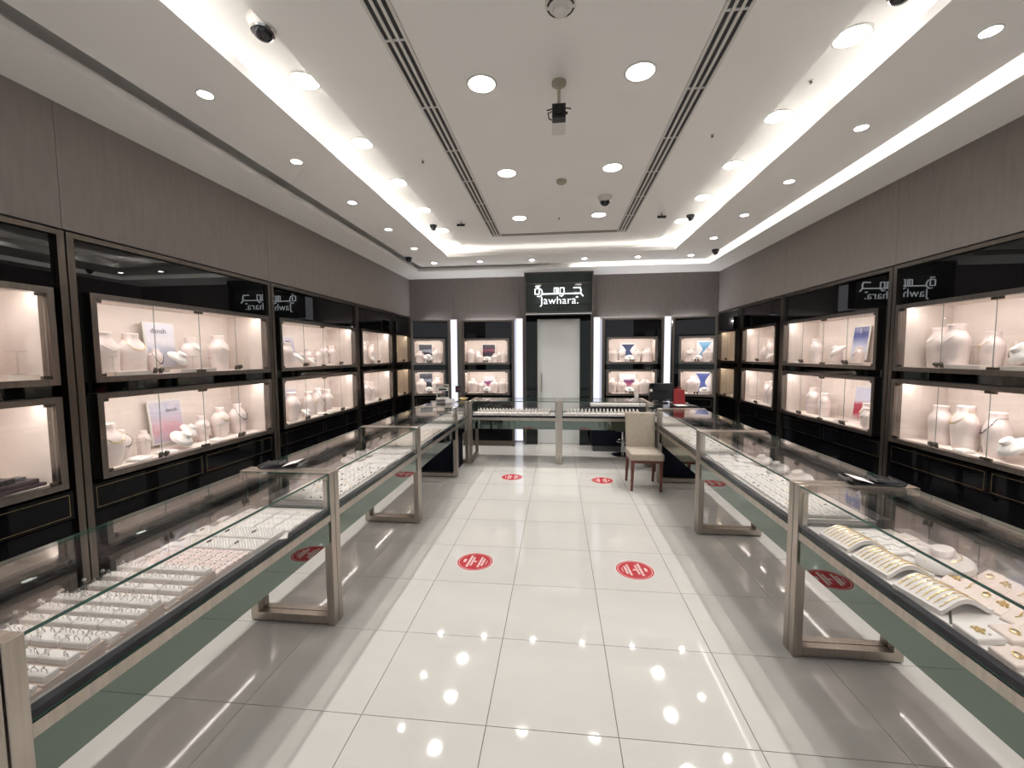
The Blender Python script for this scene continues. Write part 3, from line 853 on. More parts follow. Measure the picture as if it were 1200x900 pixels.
rows('R3', .50, 1.55, 14, .055, .43, 5, .014, 'white', ['silver', 'gold', 'stone'], .16)
rows('R4', .06, .68, 8, .055, .43, 4, .014, 'white', ['silver'], .12)

# --- necklace pads and busts
def prof_bust(kind):
    if kind == 'vase':
        return [(0, .070, .055), (.01, .074, .058), (.06, .088, .066), (.13, .108, .074), (.185, .113, .072), (.215, .100, .062), (.238, .066, .050), (.25, .045, .042), (.27, .040, .040), (.295, .044, .044), (.30, .041, .041)]
    if kind == 'torso':
        return [(0, .120, .058), (.01, .123, .060), (.05, .116, .066), (.11, .112, .073), (.165, .120, .077), (.20, .126, .075), (.225, .119, .067), (.247, .100, .058), (.265, .076, .052), (.280, .060, .049), (.298, .054, .048), (.322, .057, .051), (.327, .052, .047)]
    if kind == 'slim':
        return [(0, .060, .050), (.01, .062, .052), (.09, .070, .054), (.16, .084, .058), (.20, .082, .054), (.222, .058, .044), (.236, .037, .036), (.262, .034, .034), (.268, .031, .031)]
BM = {}
for k_ in ('vase', 'torso', 'slim'):
    BM[k_] = MB().lathe(prof_bust(k_), 28).mesh('necklace_bust', 'bust', True)
# leaning pad: oval board with a short neck
lp = MB()
lp.lathe([(0, .098, .085), (.012, .105, .092), (.03, .100, .086), (.048, .070, .060), (.056, .046, .042), (.080, .041, .039), (.084, .037, .035)], 28)
BM['lean'] = lp.mesh('necklace_pad', 'white', True)
def necklace_mesh(kind, depth, m, beads):
    pr = prof_bust(kind)
    def rad(z):
        for (z0, a0, b0), (z1, a1, b1) in zip(pr, pr[1:]):
            if z0 <= z <= z1:
                t = (z - z0) / (z1 - z0 + 1e-9)
                return a0 + t * (a1 - a0), b0 + t * (b1 - b0)
        return pr[-1][1], pr[-1][2]
    zn = pr[-1][0] - .045
    pts = []
    n = 34
    for i in range(n):
        a = 2 * PI * i / n - PI / 2
        front = max(0.0, -math.sin(a))
        z = zn - depth * front ** 2.2 + .004
        rx, ry = rad(z)
        pts.append(((rx + .003) * math.cos(a), (ry + .003) * math.sin(a), z))
    mb = MB().tube(pts, .0016, 5, True)
    for b in range(beads):
        p = pts[(b - beads // 2) % n]
        mb.lathe([(-.005, .002, .002), (0, .0048, .0048), (.005, .002, .002)], 7, Matrix.Translation((p[0], p[1] - .003, p[2] - .006)))
    return mb.mesh('necklace', m, True)
NK = {}
for k_ in ('vase', 'torso', 'slim'):
    NK[k_] = [necklace_mesh(k_, .07, 'silver', 7), necklace_mesh(k_, .10, 'silver', 1), necklace_mesh(k_, .09, 'gold', 5), necklace_mesh(k_, .12, 'stone', 15)]
lean_n = MB().tube([(.060 * math.cos(2 * PI * i / 30), .052 * math.sin(2 * PI * i / 30) - .016 * max(0, -math.sin(2 * PI * i / 30)), .054 - .016 * max(0, -math.sin(2 * PI * i / 30))) for i in range(30)], .0022, 5, True)
for i in range(5):
    lean_n.lathe([(0, .004, .004), (.006, .003, .003)], 7, Matrix.Translation((-.024 + .012 * i, -.074 + .004 * abs(i - 2), .034)))
NK['lean'] = [lean_n.mesh('necklace', 'silver', True)]
NK['leang'] = [lean_n.mesh('necklace', 'gold', True)]

# counters: necklace pads in L2, R2, R1
def lean_pad(key, x, y, rz, tilt, roll, s, words, gold=False, m=None):
    F = COUNTERS[key]
    mm = at(F, x, y, DECK + .001 + .095 * s * abs(math.sin(tilt)), rz, tilt, roll) @ Matrix.Scale(s, 4)
    put('necklace_pad', BM['lean'], mm, 'white necklace pad %s' % words, 'necklace display', 'necklace pads in the counters')
    put('necklace', NK['leang' if gold else 'lean'][0], mm, 'fine %s necklace on the pad %s' % ('gold' if gold else 'white gold', words), 'necklace', 'necklaces on counter pads')
lean_pad('L2', .98, .42, .3, .25, 0, .75, 'with tilted top, rear of second left counter')
lean_pad('L2', 1.15, .42, -.2, .25, 0, .70, 'in the rear middle of second left counter')
lean_pad('L2', 1.28, .40, .2, .3, 0, .6, 'at the rear far end of second left counter')
lean_pad('R2', .36, .42, 0, .3, 0, .78, 'farthest of three, rear of second right counter')
lean_pad('R2', .62, .41, 0, .3, 0, .85, 'middle one of three, rear of second right counter')
lean_pad('R2', .90, .42, 0, .3, 0, .92, 'nearest of three, rear of second right counter')
lean_pad('R1', .50, .36, 0, .20, 0, 1.0, 'with a gold bow pendant, first right counter', True)
# flat white pads: L2 middle, R2 far part
for key, lst in (('L2', [(.92, .12, .11, .16), (.92, .30, .10, .12), (1.06, .14, .13, .20), (1.22, .13, .14, .20)]),
                 ('R2', [(.12, .16, .12, .20), (.12, .36, .10, .14), (.26, .14, .12, .18), (.26, .31, .11, .12), (.40, .16, .12, .20), (.53, .14, .10, .18), (.64, .14, .09, .18)])):
    F = COUNTERS[key]
    for k, (x, y, w, d) in enumerate(lst):
        o = put('velvet_slab', pad_mesh('velvet_slab', w, d, .018, 'white'), at(F, x, y, DECK + .001, random.uniform(-.08, .08)), 'flat white velvet slab, %s from the entrance, lying in the %s' % (ORD[k if key == 'L2' else len(lst) - 1 - k], CN[key]), 'jewellery pad', 'flat white slabs')
        put('chain', pendant_mesh(.018, 'silver', w * 1.2, 0, 60 + k), Matrix.Identity(4), parent=o)

# --- first right counter: bracelets, square pads (local x = .658 - world y, local y = world x - 2.84)
F = COUNTERS['R1']
def wave(x):  # ramp section across the counter depth
    return .012 + .042 * math.sin(PI * min(1, x / .19)) ** 1.3 if x < .19 else .012
def ramp_mesh(w, d=.20):
    n = 18
    up_ = [(i * d / n, wave(i * d / n) + .006) for i in range(n + 1)]
    dn_ = [(i * d / n, max(0, wave(i * d / n) - .012)) for i in range(n, -1, -1)]
    mb = MB()
    o = up_ + dn_
    k = len(o)
    N = n + 1
    pts = [(-w / 2, a, b) for a, b in o] + [(w / 2, a, b) for a, b in o]
    fs = [(i, (i + 1) % k, k + (i + 1) % k, k + i) for i in range(k)]
    for i in range(n):
        fs.append((i, k - 1 - i, k - 2 - i, i + 1)); fs.append((k + i + 1, 2 * k - 2 - i, 2 * k - 1 - i, k + i))
    return mb.poly(pts, fs).mesh('bracelet_ramp', 'white', True)
rme = ramp_mesh(.185)
def bracelet_mesh(seed):
    rnd = random.Random(seed)
    mb = MB()
    pts = [(.0015 * math.sin(i * 2.1 + seed), .012 + i * .176 / 26, wave(.012 + i * .176 / 26) + .0078) for i in range(27)]
    mb.tube(pts, .0018 if seed != 2 else .003, 5)
    for i in range(3, 24, 4 if seed % 2 else 7):
        mb.lathe([(-.002, .003, .003), (.003, .0026, .0026)], 6, Matrix.Translation(pts[i]))
    return mb.mesh('bracelet', 'gold', True)
brm = [bracelet_mesh(i) for i in range(5)]
for k, (x, w, tw) in enumerate(((.27, 'farthest', .10), (.51, 'middle', .12), (.755, 'nearest', .14))):
    m = at(F, x, .045, DECK + .001, tw)
    put('bracelet_ramp', rme, m, 'white curved bracelet ramp, %s of three, first right counter' % w, 'bracelet stand', 'curved bracelet ramps')
    for j in range(8):
        put('bracelet', brm[(j + k) % 5], m @ Matrix.Translation((-.078 + j * .0222, 0, 0)), 'thin gold bracelet, %s from the far side, on the %s bracelet ramp' % (ORD[j], w), 'bracelet', 'gold bracelets on the ramps')
sq = pad_mesh('square_pad', .085, .085, .022, 'blush', 0)
sqw = pad_mesh('square_pad', .085, .085, .022, 'white', 0)
def gold_piece(seed):
    rnd = random.Random(seed)
    mb = MB()
    if seed % 3 == 0:
        for i in range(9):
            a = i * 2.4; r = .004 + .0016 * i
            mb.lathe([(.022, .0055, .0055), (.027, .004, .004), (.029, .0015, .0015)], 7, Matrix.Translation((r * math.cos(a), r * math.sin(a), 0)))
    elif seed % 3 == 1:
        mb.tube([(.014 * math.cos(2 * PI * i / 14), .010 * math.sin(2 * PI * i / 14), .0245) for i in range(14)], .0024, 5, True)
        mb.lathe([(.022, .006, .006), (.030, .003, .003)], 8, Matrix.Translation((.012, 0, 0)))
    else:
        mb.tube([(-.030, .004, .0235), (-.012, -.003, .0235), (.010, .004, .0235), (.030, -.002, .0235)], .0018, 5)
        mb.lathe([(.022, .008, .004), (.027, .006, .003)], 8, Matrix.Translation((-.004, 0, 0)))
    return mb.mesh('gold_jewel', 'gold', True)
gp = [gold_piece(i) for i in range(6)]
stud_ = MB().lathe([(.022, .003, .003), (.027, .0042, .0042), (.029, .002, .002)], 8, Matrix.Translation((.024, .012, 0))).mesh('stud', 'silver', True)
kk = 0
for r in range(5):
    for q in range(4):
        x, y = .955 + r * .120, .085 + q * .108
        m = at(F, x, y, DECK + .002, random.uniform(-.12, .12), .10, .05)
        o = put('square_pad', sq if (r + q) % 2 else sqw, m, 'square pad with gold jewel, row %s, %s from aisle, first right counter' % (NUM[r], ORD[q]), 'jewellery pad', 'square pads of the first right counter')
        put('gold_jewel', gp[kk % 6], Matrix.Rotation(random.uniform(-.6, .6), 4, 'Z'), parent=o)
        if q < 2: put('stud', stud_, Matrix.Identity(4), parent=o)
        kk += 1
slp = pad_mesh('slanted_pad', .055, .115, .016, 'blush', 0)
for r in range(6):
    for q in range(2):
        m = at(F, .60 + r * .062, .31 + q * .125, DECK + .004 + q * .012, .45 + random.uniform(-.08, .08), .18, .10)
        o = put('slanted_pad', slp, m, 'slanted blush pad, gold chain, number %s in %s line, first right counter' % (NUM[r], ORD[q]), 'jewellery pad', 'slanted pads of the first right counter')
        put('gold_chain', gp[(r * 2 + q) % 6], Matrix.Translation((0, .01, -.006)) @ Matrix.Rotation(PI / 2, 4, 'Z'), parent=o)
wp = pad_mesh('white_pad', .075, .075, .014, 'white', 0)
pj = [pendant_mesh(.014, 'silver', .07, 0, i) for i in range(3)]
for r in range(3):
    for q in range(3):
        m = at(F, .16 + r * .088 + q * .012, .27 + q * .085, DECK + .004, .15, .08)
        o = put('white_pad', wp, m, 'white clasp pad, row %s, %s from aisle, far end, first right counter' % (NUM[r], ORD[q]), 'jewellery pad', 'white pads at the far end')
        put('clasp', pj[(r + q) % 3], Matrix.Identity(4), parent=o)
tag(obj('pen', MB().cyl((0, 0, 0), (0, .13, 0), .0035, n=8), 'blackplastic', None, True, F.w(.895, .052, DECK + .0045), (0, 0, F.rz + .9)), 'thin black pen lying by the nearest bracelet ramp', 'pen')

# --- back counters: rows of upright ring fingers and small pads
cone = MB().lathe([(0, .021, .017), (.005, .0215, .0175), (.038, .016, .0145), (.066, .0125, .0125), (.080, .008, .008), (.084, .003, .003)], 12).mesh('ring_finger', 'white', True)
bandm = MB().tube([(.0165 * math.cos(2 * PI * i / 12), .0165 * math.sin(2 * PI * i / 12), .040 + .004 * math.cos(2 * PI * i / 12)) for i in range(12)], .0014, 5, True)
bandm = bandm.mesh('ring', 'gold', True)
wpb = pad_mesh('white_pad', .085, .06, .030, 'white', .012)
for key, n in (('B0', 22), ('B1', 20)):
    F = COUNTERS[key]
    for r in range(2):
        for i in range(n):
            x = .10 + (i + .5) * (1.18 if key == 'B0' else 1.14) / n + (.012 if r else 0)
            m = at(F, x, .16 + r * .13, DECK + .001)
            put('ring_finger', cone, m, 'white ring finger, %s from the left, %s row, %s' % (ORD[i], 'front' if r == 0 else 'rear', CN[key]), 'ring stand', 'ring fingers in the back counters')
            put('ring', bandm, m, 'gold ring on the %s ring finger, %s row, %s' % (ORD[i], 'front' if r == 0 else 'rear', CN[key]), 'ring', 'rings on the ring fingers')
    for i in range(12):
        put('white_pad', wpb, at(F, .12 + i * .1, .085, DECK + .001), 'white pad along the front edge, %s from the left, %s' % (ORD[i], CN[key]), 'jewellery pad', 'front pads of the back counters')

# ------------------------------------------------------------------ things inside the wall cabinets
CABN = {'L0': 'entrance cabinet, left wall', 'L1': 'danah poster cabinet', 'L2': 'lilac poster cabinet', 'L3': 'narrow left-wall cabinet', 'L4': 'amber left-wall cabinet',
        'R0': 'entrance cabinet, right wall', 'R1': 'right-wall cabinet without drawers showing posters', 'R2': 'blue poster cabinet', 'R3': 'narrow right-wall cabinet', 'R4': 'amber right-wall cabinet',
        'BL': 'red poster cabinet', 'BR': 'hourglass poster cabinet', 'CL': 'left corner cabinet', 'CR': 'right corner cabinet'}
CABN['R1'] = 'big bust cabinet'
tst = MB().lathe([(0, .030, .030), (.006, .030, .030), (.008, .006, .006)], 18)
tst.cyl((0, 0, .007), (0, 0, .125), .004, n=8).cyl((-.045, 0, .128), (.045, 0, .128), .005, n=10)
TST = tst.mesh('t_stand', 'acrylic', True)
gl = MB().cyl((0, 0, 0), (0, 0, .006), .05, n=20).cyl((-.03, 0, .006), (-.03, 0, .14), .004, n=8).cyl((0, 0, .006), (0, 0, .15), .004, n=8).cyl((.03, 0, .006), (.03, 0, .14), .004, n=8)
GLS = gl.mesh('prong_stand', 'acrylic', True)
plm = {}
def plinth(w):
    if w not in plm: plm[w] = MB().box((-w / 2, -.05, 0), (w / 2, .05, .03)).mesh('plinth', 'cream')
    return plm[w]
KN = {'vase': 'rounded bust', 'torso': 'wide bust', 'slim': 'slim bust', 'lean': 'collar pad'}
hand_i = [0]
def fill(key, ni, items):
    F, niches, a, b = PLACE[key]
    z0 = niches[ni][0] + .036 * .6 + .012
    pos = 'lower' if ni == 0 else 'upper'
    # settle the footprints so that nothing stands inside its neighbour
    FP = {'vase': (.115, .076), 'torso': (.124, .078), 'slim': (.086, .06), 'lean': (.108, .085), 'tstand': (.048, .032), 'glass': (.052, .052), 'card': (.068, .054)}
    its = []
    for it in items:
        it = list(it) + [0, 1, 0][len(it) - 3:]
        if it[0] in FP:
            rx, ry = FP[it[0]]
            c_, s_ = math.cos(it[3]), math.sin(it[3])
            k_ = it[4]
            it.append([math.hypot(rx * c_, ry * s_) * k_, math.hypot(rx * s_, ry * c_) * k_])
        else: it.append(None)
        its.append(it)
    deepest = .285 if niches[ni][1] - niches[ni][0] > .5 else .25
    for _ in range(80):
        for p in its:
            if p[6]: p[1] = min(b - .04 - p[6][0], max(a + .04 + p[6][0], p[1])); p[2] = min(deepest - p[6][1], max(.045 + p[6][1], p[2]))
        for n_, p in enumerate(its):
            for q in its[n_ + 1:]:
                if not (p[6] and q[6]): continue
                X_, Y_ = p[6][0] + q[6][0], p[6][1] + q[6][1]
                ux, uy = (q[1] - p[1]) / X_, (q[2] - p[2]) / Y_
                d_ = math.hypot(ux, uy)
                if d_ < 1.0:
                    if d_ < 1e-3: ux, d_ = 1e-3, 1e-3
                    f_ = .5 * (1.0 - d_) * .6 / d_
                    p[1] -= ux * X_ * f_; q[1] += ux * X_ * f_
                    p[2] -= uy * Y_ * f_; q[2] += uy * Y_ * f_
    items = sorted(its, key=lambda t: t[1])
    cnt = {}
    tot = {}
    for it in items: tot[it[0]] = tot.get(it[0], 0) + 1
    for it in items:
        kind, x, y = it[0], it[1], it[2]
        rz, s, base = it[3], it[4], it[5]
        i = cnt.get(kind, 0); cnt[kind] = i + 1
        wh = '%s from left, %s niche, %s' % (ORD[i], pos, CABN[key])
        grp = 'displays in the wall cabinets'
        if kind in ('vase', 'torso', 'slim'):
            m = at(F, x, y, z0 + base, rz) @ Matrix.Scale(s, 4)
            hand_i[0] += 1
            put('necklace_bust', BM[kind], m, 'pale pink %s, %s' % (KN[kind], wh), 'necklace bust', 'necklace busts in the wall cabinets')
            nk = NK[kind][hand_i[0] % 4]
            put('necklace', nk, m, '%s necklace on the %s %s' % ({'yellow_gold': 'gold', 'dark_gemstone': 'dark beaded'}.get(nk.materials[0].name, 'white gold'), KN[kind], wh), 'necklace', 'necklaces on the cabinet busts')
        elif kind == 'lean':
            tl = .75
            m = at(F, x, y, z0 + base + .092 * s * math.sin(tl) + .012 * s, rz, tl) @ Matrix.Scale(s, 4)
            put('necklace_pad', BM['lean'], m, 'white oval collar pad, %s' % wh, 'necklace display', 'collar pads in the wall cabinets')
            put('necklace', NK['lean'][0], m, 'white gold necklace on the collar pad %s' % wh, 'necklace', 'necklaces on the collar pads')
        elif kind == 'tstand':
            put('bracelet_stand', TST, at(F, x, y, z0 + base, rz) @ Matrix.Scale(s, 4), 'clear acrylic T-shaped stand, %s' % wh, 'stand', grp)
        elif kind == 'glass':
            put('prong_stand', GLS, at(F, x, y, z0 + base, rz) @ Matrix.Scale(s, 4), 'clear acrylic stand with three prongs, %s' % wh, 'stand', grp)
        elif kind == 'plinth':
            put('plinth', plinth(s), at(F, x, y, z0, rz), 'low cream plinth, %s' % wh, 'plinth', grp)
        elif kind == 'card':
            o = put('jewel_tray', pad_mesh('jewel_tray', .13 * s, .10 * s, .016, 'white'), at(F, x, y, z0 + .004, rz, .10), 'small white jewel tray, %s' % wh, 'jewellery tray', grp)
            put('pendant', pendant_mesh(.016, 'silver', .10, 0, i + 5), Matrix.Identity(4), parent=o)
def poster(key, ni, x, y, w, h, pm, label, lean=.10, base=0, rz=0, text=None, border=.012, motif=None):
    F, niches, a, b = PLACE[key]
    z0 = niches[ni][0] + .036 * .6 + .0125
    o = put('poster', MB().box((-w / 2, 0, 0), (w / 2, .012, h)).mesh('poster', 'whiteplastic'), at(F, x, y, z0 + base, rz, -lean), label, 'poster', 'posters in the wall cabinets')
    e = border
    put('print', MB().box((-w / 2 + e, -.0015, e), (w / 2 - e, 0, h - e)).mesh('print', pm), Matrix.Identity(4), parent=o)
    if base: obj('easel', MB().box((-w / 4, .012, -base + .001), (w / 4, .03, h * .5)), 'whiteplastic', o)
    for i, (body, sz, tx, tz, mm) in enumerate(text or []):
        put('lettering', text_mesh('lettering', body, sz, mm, .0005), Matrix.Translation((tx, -.0022, tz)) @ Matrix.Rotation(PI / 2, 4, 'X'), parent=o)
    if motif:
        put('motif', motif[0], Matrix.Translation((0, -.002, 0)), parent=o)
PM = {}
PM['white'] = gradient('print_white_lilac', [(0, (.62, .60, .66)), (.35, (.50, .52, .62)), (.6, (.72, .70, .74)), (1, (.58, .58, .68))], 'Z', .3, .5)
PM['lilac'] = gradient('print_rose_lilac', [(0, (.48, .44, .56)), (.3, (.58, .33, .37)), (.5, (.56, .46, .54)), (.8, (.48, .47, .58)), (1, (.58, .56, .62))], 'Z', .3, .6)
PM['violet'] = gradient('print_violet', [(0, (.58, .54, .62)), (.4, (.50, .45, .57)), (1, (.56, .53, .62))], 'Z', .3, .3)
PM['bluefade'] = gradient('print_blue_fade', [(0, (.62, .63, .70)), (.35, (.55, .58, .72)), (.7, (.07, .09, .28)), (1, (.025, .035, .16))], 'Z', .3, .15)
PM['redfig'] = gradient('print_red_figure', [(0, (.66, .55, .56)), (.2, (.42, .04, .07)), (.45, (.42, .06, .10)), (.6, (.60, .60, .70)), (1, (.52, .54, .68))], 'Z', .3, .35)
PM['darkred'] = gradient('print_dark_red', [(0, (.012, .010, .014)), (.35, (.03, .010, .02)), (.5, (.25, .05, .09)), (.65, (.04, .014, .03)), (1, (.015, .010, .018))], 'Z', .3, .5)
PM['purple'] = gradient('print_purple_flower', [(0, (.72, .66, .70)), (.35, (.35, .06, .16)), (.55, (.14, .06, .16)), (.7, (.72, .66, .72)), (1, (.76, .72, .74))], 'Z', .3, .45)
PM['navy'] = gradient('print_navy', [(0, (.05, .08, .20)), (.5, (.03, .05, .14)), (1, (.012, .02, .07))], 'Z', .3, .4)
PM['sky'] = gradient('print_sky', [(0, (.30, .42, .60)), (.5, (.12, .32, .56)), (1, (.22, .46, .66))], 'Z', .3, .4)
PM['royal'] = gradient('print_royal', [(0, (.20, .24, .55)), (.5, (.05, .08, .33)), (1, (.03, .06, .28))], 'Z', .3, .4)
PM['bw'] = gradient('print_black_white', [(0, (.01, .01, .014)), (.35, (.02, .02, .03)), (.55, (.30, .32, .40)), (.7, (.03, .03, .05)), (1, (.012, .012, .016))], 'Z', .3, .6)

# left wall: local x = world y - module start
fill('L1', 1, [('torso', .33, .15, .2, .92), ('torso', .52, .20, .1, .92), ('lean', .83, .14, .5, .85, .04), ('slim', .76, .22, .2, .72), ('vase', 1.04, .20, .35, .98), ('tstand', .96, .12, .2, 1.0),
               ('torso', 1.34, .20, .25, .98), ('tstand', 1.12, .10, .1, .9), ('glass', 1.64, .16, 0, .9), ('plinth', .40, .07, 0, .26), ('plinth', .93, .07, 0, .34), ('tstand', .30, .06, .2, .8, .03)])
poster('L1', 1, .90, .31, .27, .37, PM['white'], 'white framed danah poster behind busts, upper niche of left-wall cabinet', base=.04, text=[('danah', .058, -.01, .30, 'steel_dark')])
fill('L1', 0, [('vase', .30, .14, .1, .98), ('vase', .44, .24, .1, .74), ('slim', .60, .22, .4, .70), ('lean', .86, .12, .4, .95), ('lean', .99, .2, .6, .8, .05), ('vase', 1.09, .25, .2, .74), ('tstand', 1.24, .15, .2, 1.0),
               ('vase', 1.30, .24, .2, .92), ('vase', 1.47, .26, .2, .95), ('card', .44, .10, .3, 1.0), ('card', .72, .08, .1, .9), ('tstand', .52, .17, 0, .9), ('card', 1.16, .10, .2, .8)])
poster('L1', 0, .92, .32, .30, .36, PM['lilac'], 'rose and lilac danah poster in white frame, lower niche of left-wall cabinet', base=.03, text=[('danah', .048, .05, .27, 'steel_dark'), ('Autumn', .04, .03, .315, 'steel_dark')][:1])
fill('L2', 1, [('torso', .48, .16, .3, .86), ('lean', .66, .16, .5, .95, .02), ('vase', .94, .20, .4, .72), ('torso', 1.10, .16, .5, .64), ('torso', 1.32, .2, .5, .84), ('vase', 1.48, .2, .4, .9), ('lean', .86, .1, .4, .7), ('card', 1.24, .08, .2, .8)])
poster('L2', 1, .78, .33, .26, .32, PM['violet'], 'lilac poster behind busts, upper niche of left-wall cabinet', base=.05, text=[('danah', .04, .0, .26, 'steel_dark')])
fill('L2', 0, [('torso', .50, .14, .4, 1.0), ('torso', .90, .18, .4, .92), ('torso', 1.10, .22, .4, 1.0), ('vase', 1.34, .2, .4, .98), ('lean', .70, .08, .4, .7), ('card', 1.0, .08, .2, .8), ('card', 1.25, .08, 0, .8)])
poster('L2', 0, .79, .33, .26, .30, PM['violet'], 'lilac poster behind busts, lower niche of left-wall cabinet', base=.05)
fill('L3', 1, [('torso', .60, .16, .5, .98), ('torso', .86, .24, .5, .98), ('lean', .70, .07, .6, .7)])
fill('L3', 0, [('torso', .62, .16, .5, 1.0), ('torso', .86, .24, .5, .92), ('card', .5, .08, 0, .8), ('card', .72, .07, 0, .7)])
fill('L4', 1, [('slim', .24, .2, .4, .7)])
fill('L4', 0, [('tstand', .3, .12, .2, .9), ('slim', .40, .2, .4, .72), ('card', .52, .1, 0, .7)])
fill('L0', 1, [('torso', 1.42, .16, .2, 1.05), ('tstand', 1.62, .12, 0, 1.05, .03), ('plinth', 1.62, .12, 0, .14)])
F, nz_, _, _ = PLACE['L0']
tt = thing('tool_tray', 'dark plum tray stacked with small boxes, lower niche of entrance cabinet on left wall', 'tray', F.w(1.52, .14, nz_[0][0] + .034), F.rz + .1)
MT['plum'] = mat('plum_lacquer', (.055, .035, .042), .4, noise=(20, .2))
obj('tray_base', MB().box((-.14, -.09, 0), (.14, .09, .018)), 'plum', tt)
obj('tray_step', MB().box((-.12, -.07, .018), (.12, .07, .045)), 'plum', tt)
obj('small_box', MB().box((-.08, -.05, .045), (.02, .03, .075)), 'blackplastic', tt)
obj('small_box', MB().box((.03, -.03, .045), (.09, .03, .065)), 'grey', tt)

# right wall: local x = module start - world y
fill('R1', 1, [('torso', .30, .24, -.35, 1.0), ('torso', .45, .13, -.35, 1.04), ('torso', .68, .20, -.5, .84), ('vase', .84, .24, -.4, .66), ('lean', .88, .12, -.5, 1.05, .02), ('tstand', .66, .08, -.2, 1.05, .03), ('plinth', .62, .07, 0, .30), ('torso', 1.15, .2, -.4, .95), ('plinth', 1.0, .07, 0, .2)])
poster('R1', 1, .86, .33, .30, .36, PM['white'], 'pale poster at the frame edge, upper niche of big bust cabinet', base=.04)
fill('R1', 0, [('torso', .34, .22, -.3, .94), ('torso', .53, .17, -.35, 1.02), ('torso', .73, .19, -.6, .96), ('lean', .90, .09, -.4, .98, .02), ('card', .60, .05, -.2, .8), ('torso', 1.2, .2, -.4, .95)])
fill('R2', 1, [('glass', .12, .14, 0, 1.0), ('torso', .42, .18, -.3, .9), ('vase', .74, .24, -.4, .66), ('lean', .90, .13, -.7, 1.0, .05), ('torso', 1.18, .16, -.4, .58), ('tstand', 1.34, .10, -.2, 1.0), ('plinth', 1.30, .07, 0, .3), ('card', .2, .09, 0, .8)])
sp = MB(); sp.tube([(.010, 0, .018), (.0, 0, .026), (-.010, 0, .018), (0, 0, .004), (.010, 0, -.008), (0, 0, -.018), (-.012, 0, -.010)], .0035, 6)
spm = sp.mesh('emblem', 'print', True)
poster('R2', 1, .90, .33, .25, .37, PM['bluefade'], 'dark blue fading poster with a white swirl emblem, upper niche on right wall', base=.05)
F, nz_, _, _ = PLACE['R2']
po = [o for o in bpy.data.objects if o.name.startswith('poster') and o.get('label', '').startswith('dark blue fading')][0]
put('emblem', spm, Matrix.Translation((0, -.004, .31)), parent=po)
fill('R2', 0, [('vase', .37, .2, -.3, 1.08), ('torso', .62, .18, -.4, .84), ('glass', .98, .14, 0, 1.3), ('torso', 1.32, .17, -.4, .72), ('torso', 1.42, .11, -.5, .62)])
poster('R2', 0, .98, .33, .26, .38, PM['redfig'], 'white poster with a red figure, lower niche on right wall', base=.0)
fill('R3', 1, [('vase', .42, .22, -.4, .85), ('torso', .66, .16, -.4, .98), ('lean', .70, .07, -.5, .8)])
fill('R3', 0, [('torso', .56, .22, -.4, .98), ('torso', .76, .16, -.4, 1.04), ('card', .34, .09, 0, .8), ('card', .5, .08, 0, .8)])
fill('R4', 1, [('slim', .66, .2, -.3, .9)])
fill('R4', 0, [('slim', .66, .2, -.3, .85), ('card', .45, .1, 0, .8), ('tstand', .56, .1, 0, .6)])
fill('R0', 1, [('torso', .4, .2, -.3, 1.0), ('torso', .7, .2, -.3, 1.0)])

# back wall cabinets and corners
fill('BL', 1, [('slim', .10, .18, 0, .95), ('slim', .22, .18, 0, .80), ('vase', .32, .16, .2, .56), ('lean', .46, .09, 0, .72), ('vase', .60, .16, -.2, .56), ('slim', .72, .18, 0, .75), ('slim', .82, .18, 0, .86)])
poster('BL', 1, .46, .27, .26, .25, PM['darkred'], 'black poster with dark red flowers in white frame, back-wall cabinet', base=.10)
fill('BL', 0, [('vase', .17, .18, .2, .9), ('vase', .32, .2, 0, .74), ('lean', .46, .08, 0, .75), ('vase', .62, .2, 0, .80), ('torso', .80, .18, -.2, .78)])
poster('BL', 0, .46, .27, .22, .26, PM['purple'], 'pale poster with crimson flower, lower niche of back-wall cabinet left of door', base=.05)
def hourglass(w, h, m):
    pts = []
    n = 12
    for i in range(n + 1):
        z = i / n
        pts.append(((.30 + .70 * abs(2 * z - 1) ** 1.4) * w / 2, .01 + z * (h - .02)))
    out = pts + [(-x, z) for x, z in pts[::-1]]
    N = n + 1
    mb = MB()
    P = [(x, 0, z) for x, z in out]
    k = len(P)
    return mb.poly(P, [(i, i + 1, k - 2 - i, k - 1 - i) for i in range(n)]).mesh('motif', m)
PM['paper'] = gradient('print_white_paper', [(0, (.74, .72, .74)), (1, (.78, .76, .77))])
fill('BR', 1, [('torso', .20, .18, 0, .74), ('slim', .36, .2, 0, .85), ('lean', .50, .09, 0, .8), ('vase', .66, .2, 0, .78), ('torso', .86, .18, 0, .76), ('card', .30, .07, 0, .6)])
poster('BR', 1, .50, .27, .30, .27, PM['paper'], 'white poster with a dark navy hourglass shape, back-wall cabinet', base=.08, motif=(hourglass(.25, .25, PM['navy']),))
fill('BR', 0, [('slim', .16, .18, 0, 1.0), ('vase', .30, .2, 0, .8), ('lean', .50, .09, 0, .75), ('vase', .68, .2, 0, .8), ('slim', .80, .18, 0, .95), ('slim', .90, .18, 0, .9)])
poster('BR', 0, .50, .27, .30, .30, PM['purple'], 'pale poster with purple flower, lower niche of back-wall cabinet right of door', base=.05)
fill('CL', 1, [('torso', .09, .14, .3, .7), ('lean', .30, .10, .4, .9, .02), ('torso', .44, .16, .2, .82), ('card', .55, .08, 0, .6)])
poster('CL', 1, .26, .26, .26, .30, PM['bw'], 'black and white portrait-style poster, upper niche of left corner cabinet', base=.06)
fill('CL', 0, [('torso', .14, .16, .2, .82), ('lean', .30, .09, .2, .75), ('torso', .46, .16, .1, .88)])
poster('CL', 0, .26, .26, .26, .34, PM['bw'], 'black and white poster, lower niche of left corner cabinet', base=.04)
